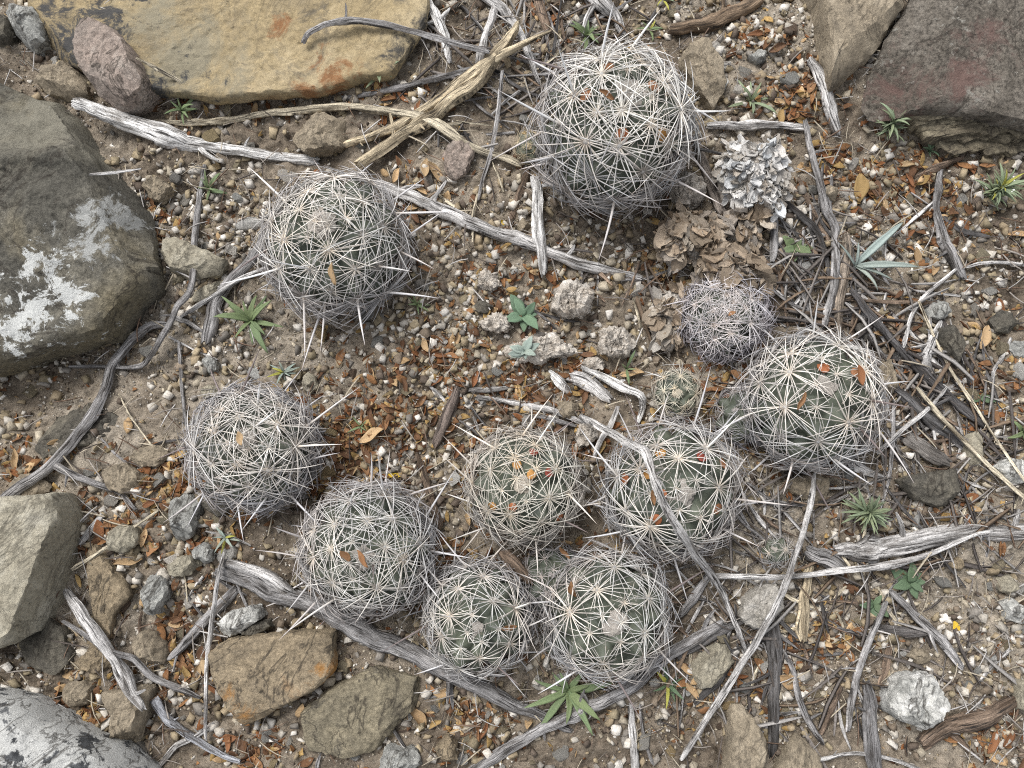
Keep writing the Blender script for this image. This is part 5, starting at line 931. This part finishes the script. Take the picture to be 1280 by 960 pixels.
# ------------------------------------------------------------------ what nobody could count: grit, leaf crumbs, plant fibres
def scatter(name, label, n, datas, size, cols, seed, lift=0.3, tilt=0.6, dens=None, mat=M_GRAV, aniso=None, pts=None):
    r = np.random.default_rng(seed); Vs, Fs, Cs = [], [], []; off = 0
    xs = r.uniform(-0.46, 0.46, n * 3); ys = r.uniform(-0.27, 0.46, n * 3); keep = np.ones(n * 3, bool)
    if dens is not None: keep = r.uniform(0, 1, n * 3) < np.clip(0.5 + dens * fbm(np.stack([xs * 14 + seed, ys * 14, xs * 0], 1), 2), 0.05, 1)
    xs, ys = xs[keep][:n], ys[keep][:n]; sz = size[0] + (size[1] - size[0]) * r.uniform(0, 1, len(xs)) ** 2
    if pts is not None:
        xs = np.concatenate([xs, [p[0] for p in pts]]); ys = np.concatenate([ys, [p[1] for p in pts]]); sz = np.concatenate([sz, [p[2] for p in pts]])
    zs = ground_z(xs, ys); cols = np.array(cols)
    for x, y, z, s in zip(xs, ys, zs, sz):
        V, Fc = datas[r.integers(len(datas))]
        a, b, c = r.uniform(0, 6.28), r.normal(0, tilt), r.normal(0, tilt); ca, sa, cb, sb, cc, sc = math.cos(a), math.sin(a), math.cos(b), math.sin(b), math.cos(c), math.sin(c)
        M3 = np.array([[ca, -sa, 0], [sa, ca, 0], [0, 0, 1]]) @ np.array([[1, 0, 0], [0, cb, -sb], [0, sb, cb]]) @ np.array([[cc, 0, sc], [0, 1, 0], [-sc, 0, cc]])
        Vs.append(V @ M3.T * s + np.array([x, y, z + s * lift])); Fs.append(Fc + off); off += len(V)
        col = cols[r.integers(len(cols))] * r.uniform(0.75, 1.2); Cs.append(np.broadcast_to(np.append(col, 1), (len(V), 4)))
    link(name, mesh_np(name, np.concatenate(Vs), [np.concatenate(Fs)], [mat], col=np.concatenate(Cs), smooth=False), label=label, kind='stuff')
def simp(k):
    V, Fc = pebble_data(60 + k, 1); return V * 1.1, Fc
def drift(zones, per, spread, size, seed):
    r = random.Random(seed); out = []
    for (u, v, s_, n) in zones:
        for _ in range(int(n * per)):
            p = P(r.gauss(u, s_ * spread), r.gauss(v, s_ * spread * 0.85), 0); out.append((p.x, p.y, r.uniform(*size) * PX))
    return out
def skirt(n, size, seed):     # swept against the feet of the cacti
    r = random.Random(seed); out = []
    for c, R, *_ in CACTI:
        for _ in range(int(n * R / 0.045)):
            a, d = r.uniform(0, 6.28), R * r.uniform(0.8, 1.2); out.append((c.x + d * math.cos(a), c.y + d * math.sin(a), r.uniform(*size) * PX))
    return out
def shard(k):
    r = np.random.default_rng(1500 + k); V = np.array([[x, y, z] for x in (-1, 1) for y in (-1, 1) for z in (-1, 1)], float)
    V = V * r.uniform(0.45, 1.05, (8, 3)) * np.array([1.0, r.uniform(0.55, 0.9), r.uniform(0.35, 0.6)])
    q = [(0, 1, 3, 2), (4, 6, 7, 5), (0, 4, 5, 1), (2, 3, 7, 6), (0, 2, 6, 4), (1, 5, 7, 3)]
    return V, np.array([f for a, b, c, d in q for f in ((a, b, c), (a, c, d))])
GD = [shard(k) for k in range(16)] + [simp(k) for k in range(2)]
GC = [(0.62, 0.585, 0.53), (0.54, 0.50, 0.44), (0.44, 0.405, 0.35), (0.40, 0.35, 0.27), (0.27, 0.225, 0.15), (0.12, 0.095, 0.075), (0.30, 0.24, 0.16), (0.20, 0.16, 0.12), (0.22, 0.20, 0.175), (0.33, 0.27, 0.18)]
scatter('gravel', 'loose pale gravel strewn over the soil', 17000, GD, (0.0009, 0.0046), GC, 1, dens=2.4, lift=0.22, pts=drift(SZ, 7, 1.3, (2.2, 7.5), 33) + [(*G(u, v)[:2], L * 0.5 * PX) for u, v, L in spots[295:]])
tet = [(np.array([[1, 0, -0.3], [-0.6, 0.8, -0.35], [-0.5, -0.8, -0.3], [0.1, 0, 0.6], [0.2, 0.6, 0.3]]), np.array([[0, 1, 4], [0, 4, 3], [1, 2, 4], [4, 2, 3], [0, 3, 2], [0, 2, 1]]))]
scatter('grit', 'fine tan grit covering the soil', 42000, tet, (0.0005, 0.0016), GC, 2, dens=0.9)
def crumb(k):
    V, q = dry_mesh(300 + k, 3, 5); return V - np.array([0, 0, 0.05]), np.concatenate([q[:, :3], q[:, [0, 2, 3]]])
LCR = [c[1] for c in LCOL] + [(0.11, 0.06, 0.035), (0.19, 0.10, 0.05)]
scatter('leaf_litter', 'brown crumbled leaf litter between the stones', 2600, [crumb(k) for k in range(12)], (0.0025, 0.0085), LCR, 3, dens=2.6, lift=0.06, tilt=0.5, pts=[(*G(u, v)[:2], L * PX * 0.8) for u, v, L, c in rest] + drift(Z, 4.2, 1.15, (8, 21), 31) + skirt(46, (8, 18), 32))
def fib(k):
    r = np.random.default_rng(k + 50); t = np.linspace(0, 1, 4); C = np.stack([t - 0.5, r.uniform(-0.25, 0.25) * t * t, r.uniform(-0.05, 0.15) * np.sin(t * 3)], 1)
    V, Fc = tube(C, np.array([0.02, 0.03, 0.026, 0.012]) * r.uniform(0.6, 1.4), 3, cap=False); q = Fc[0]; return V, np.concatenate([q[:, :3], q[:, [0, 2, 3]]])
scatter('plant_fibres', 'thin straw and bark fibres mixed into the litter', 8000, [fib(k) for k in range(10)], (0.005, 0.021), [(0.40, 0.35, 0.27), (0.30, 0.27, 0.24), (0.16, 0.11, 0.08), (0.45, 0.43, 0.41), (0.10, 0.085, 0.075)], 4, tilt=0.18, dens=1.6)
scatter('brushwood', 'tangle of fine dark twigs matted between the larger sticks', 0, [fib(k) for k in range(20, 34)], (0.01, 0.02), [(0.13, 0.115, 0.105), (0.20, 0.18, 0.165), (0.30, 0.285, 0.27), (0.085, 0.075, 0.07), (0.19, 0.14, 0.10)], 6, tilt=0.12, lift=0.06,
        pts=[p for p in drift(TG + [(1240, 600, 40, 10), (1120, 760, 70, 22), (650, 50, 55, 16), (960, 880, 60, 12), (1060, 640, 50, 12), (560, 60, 30, 6), (800, 350, 50, 8)], 2.6, 1.15, (28, 95), 35) if all((p[0] - c.x) ** 2 + (p[1] - c.y) ** 2 > (R * 1.1) ** 2 for c, R, *_ in CACTI)])
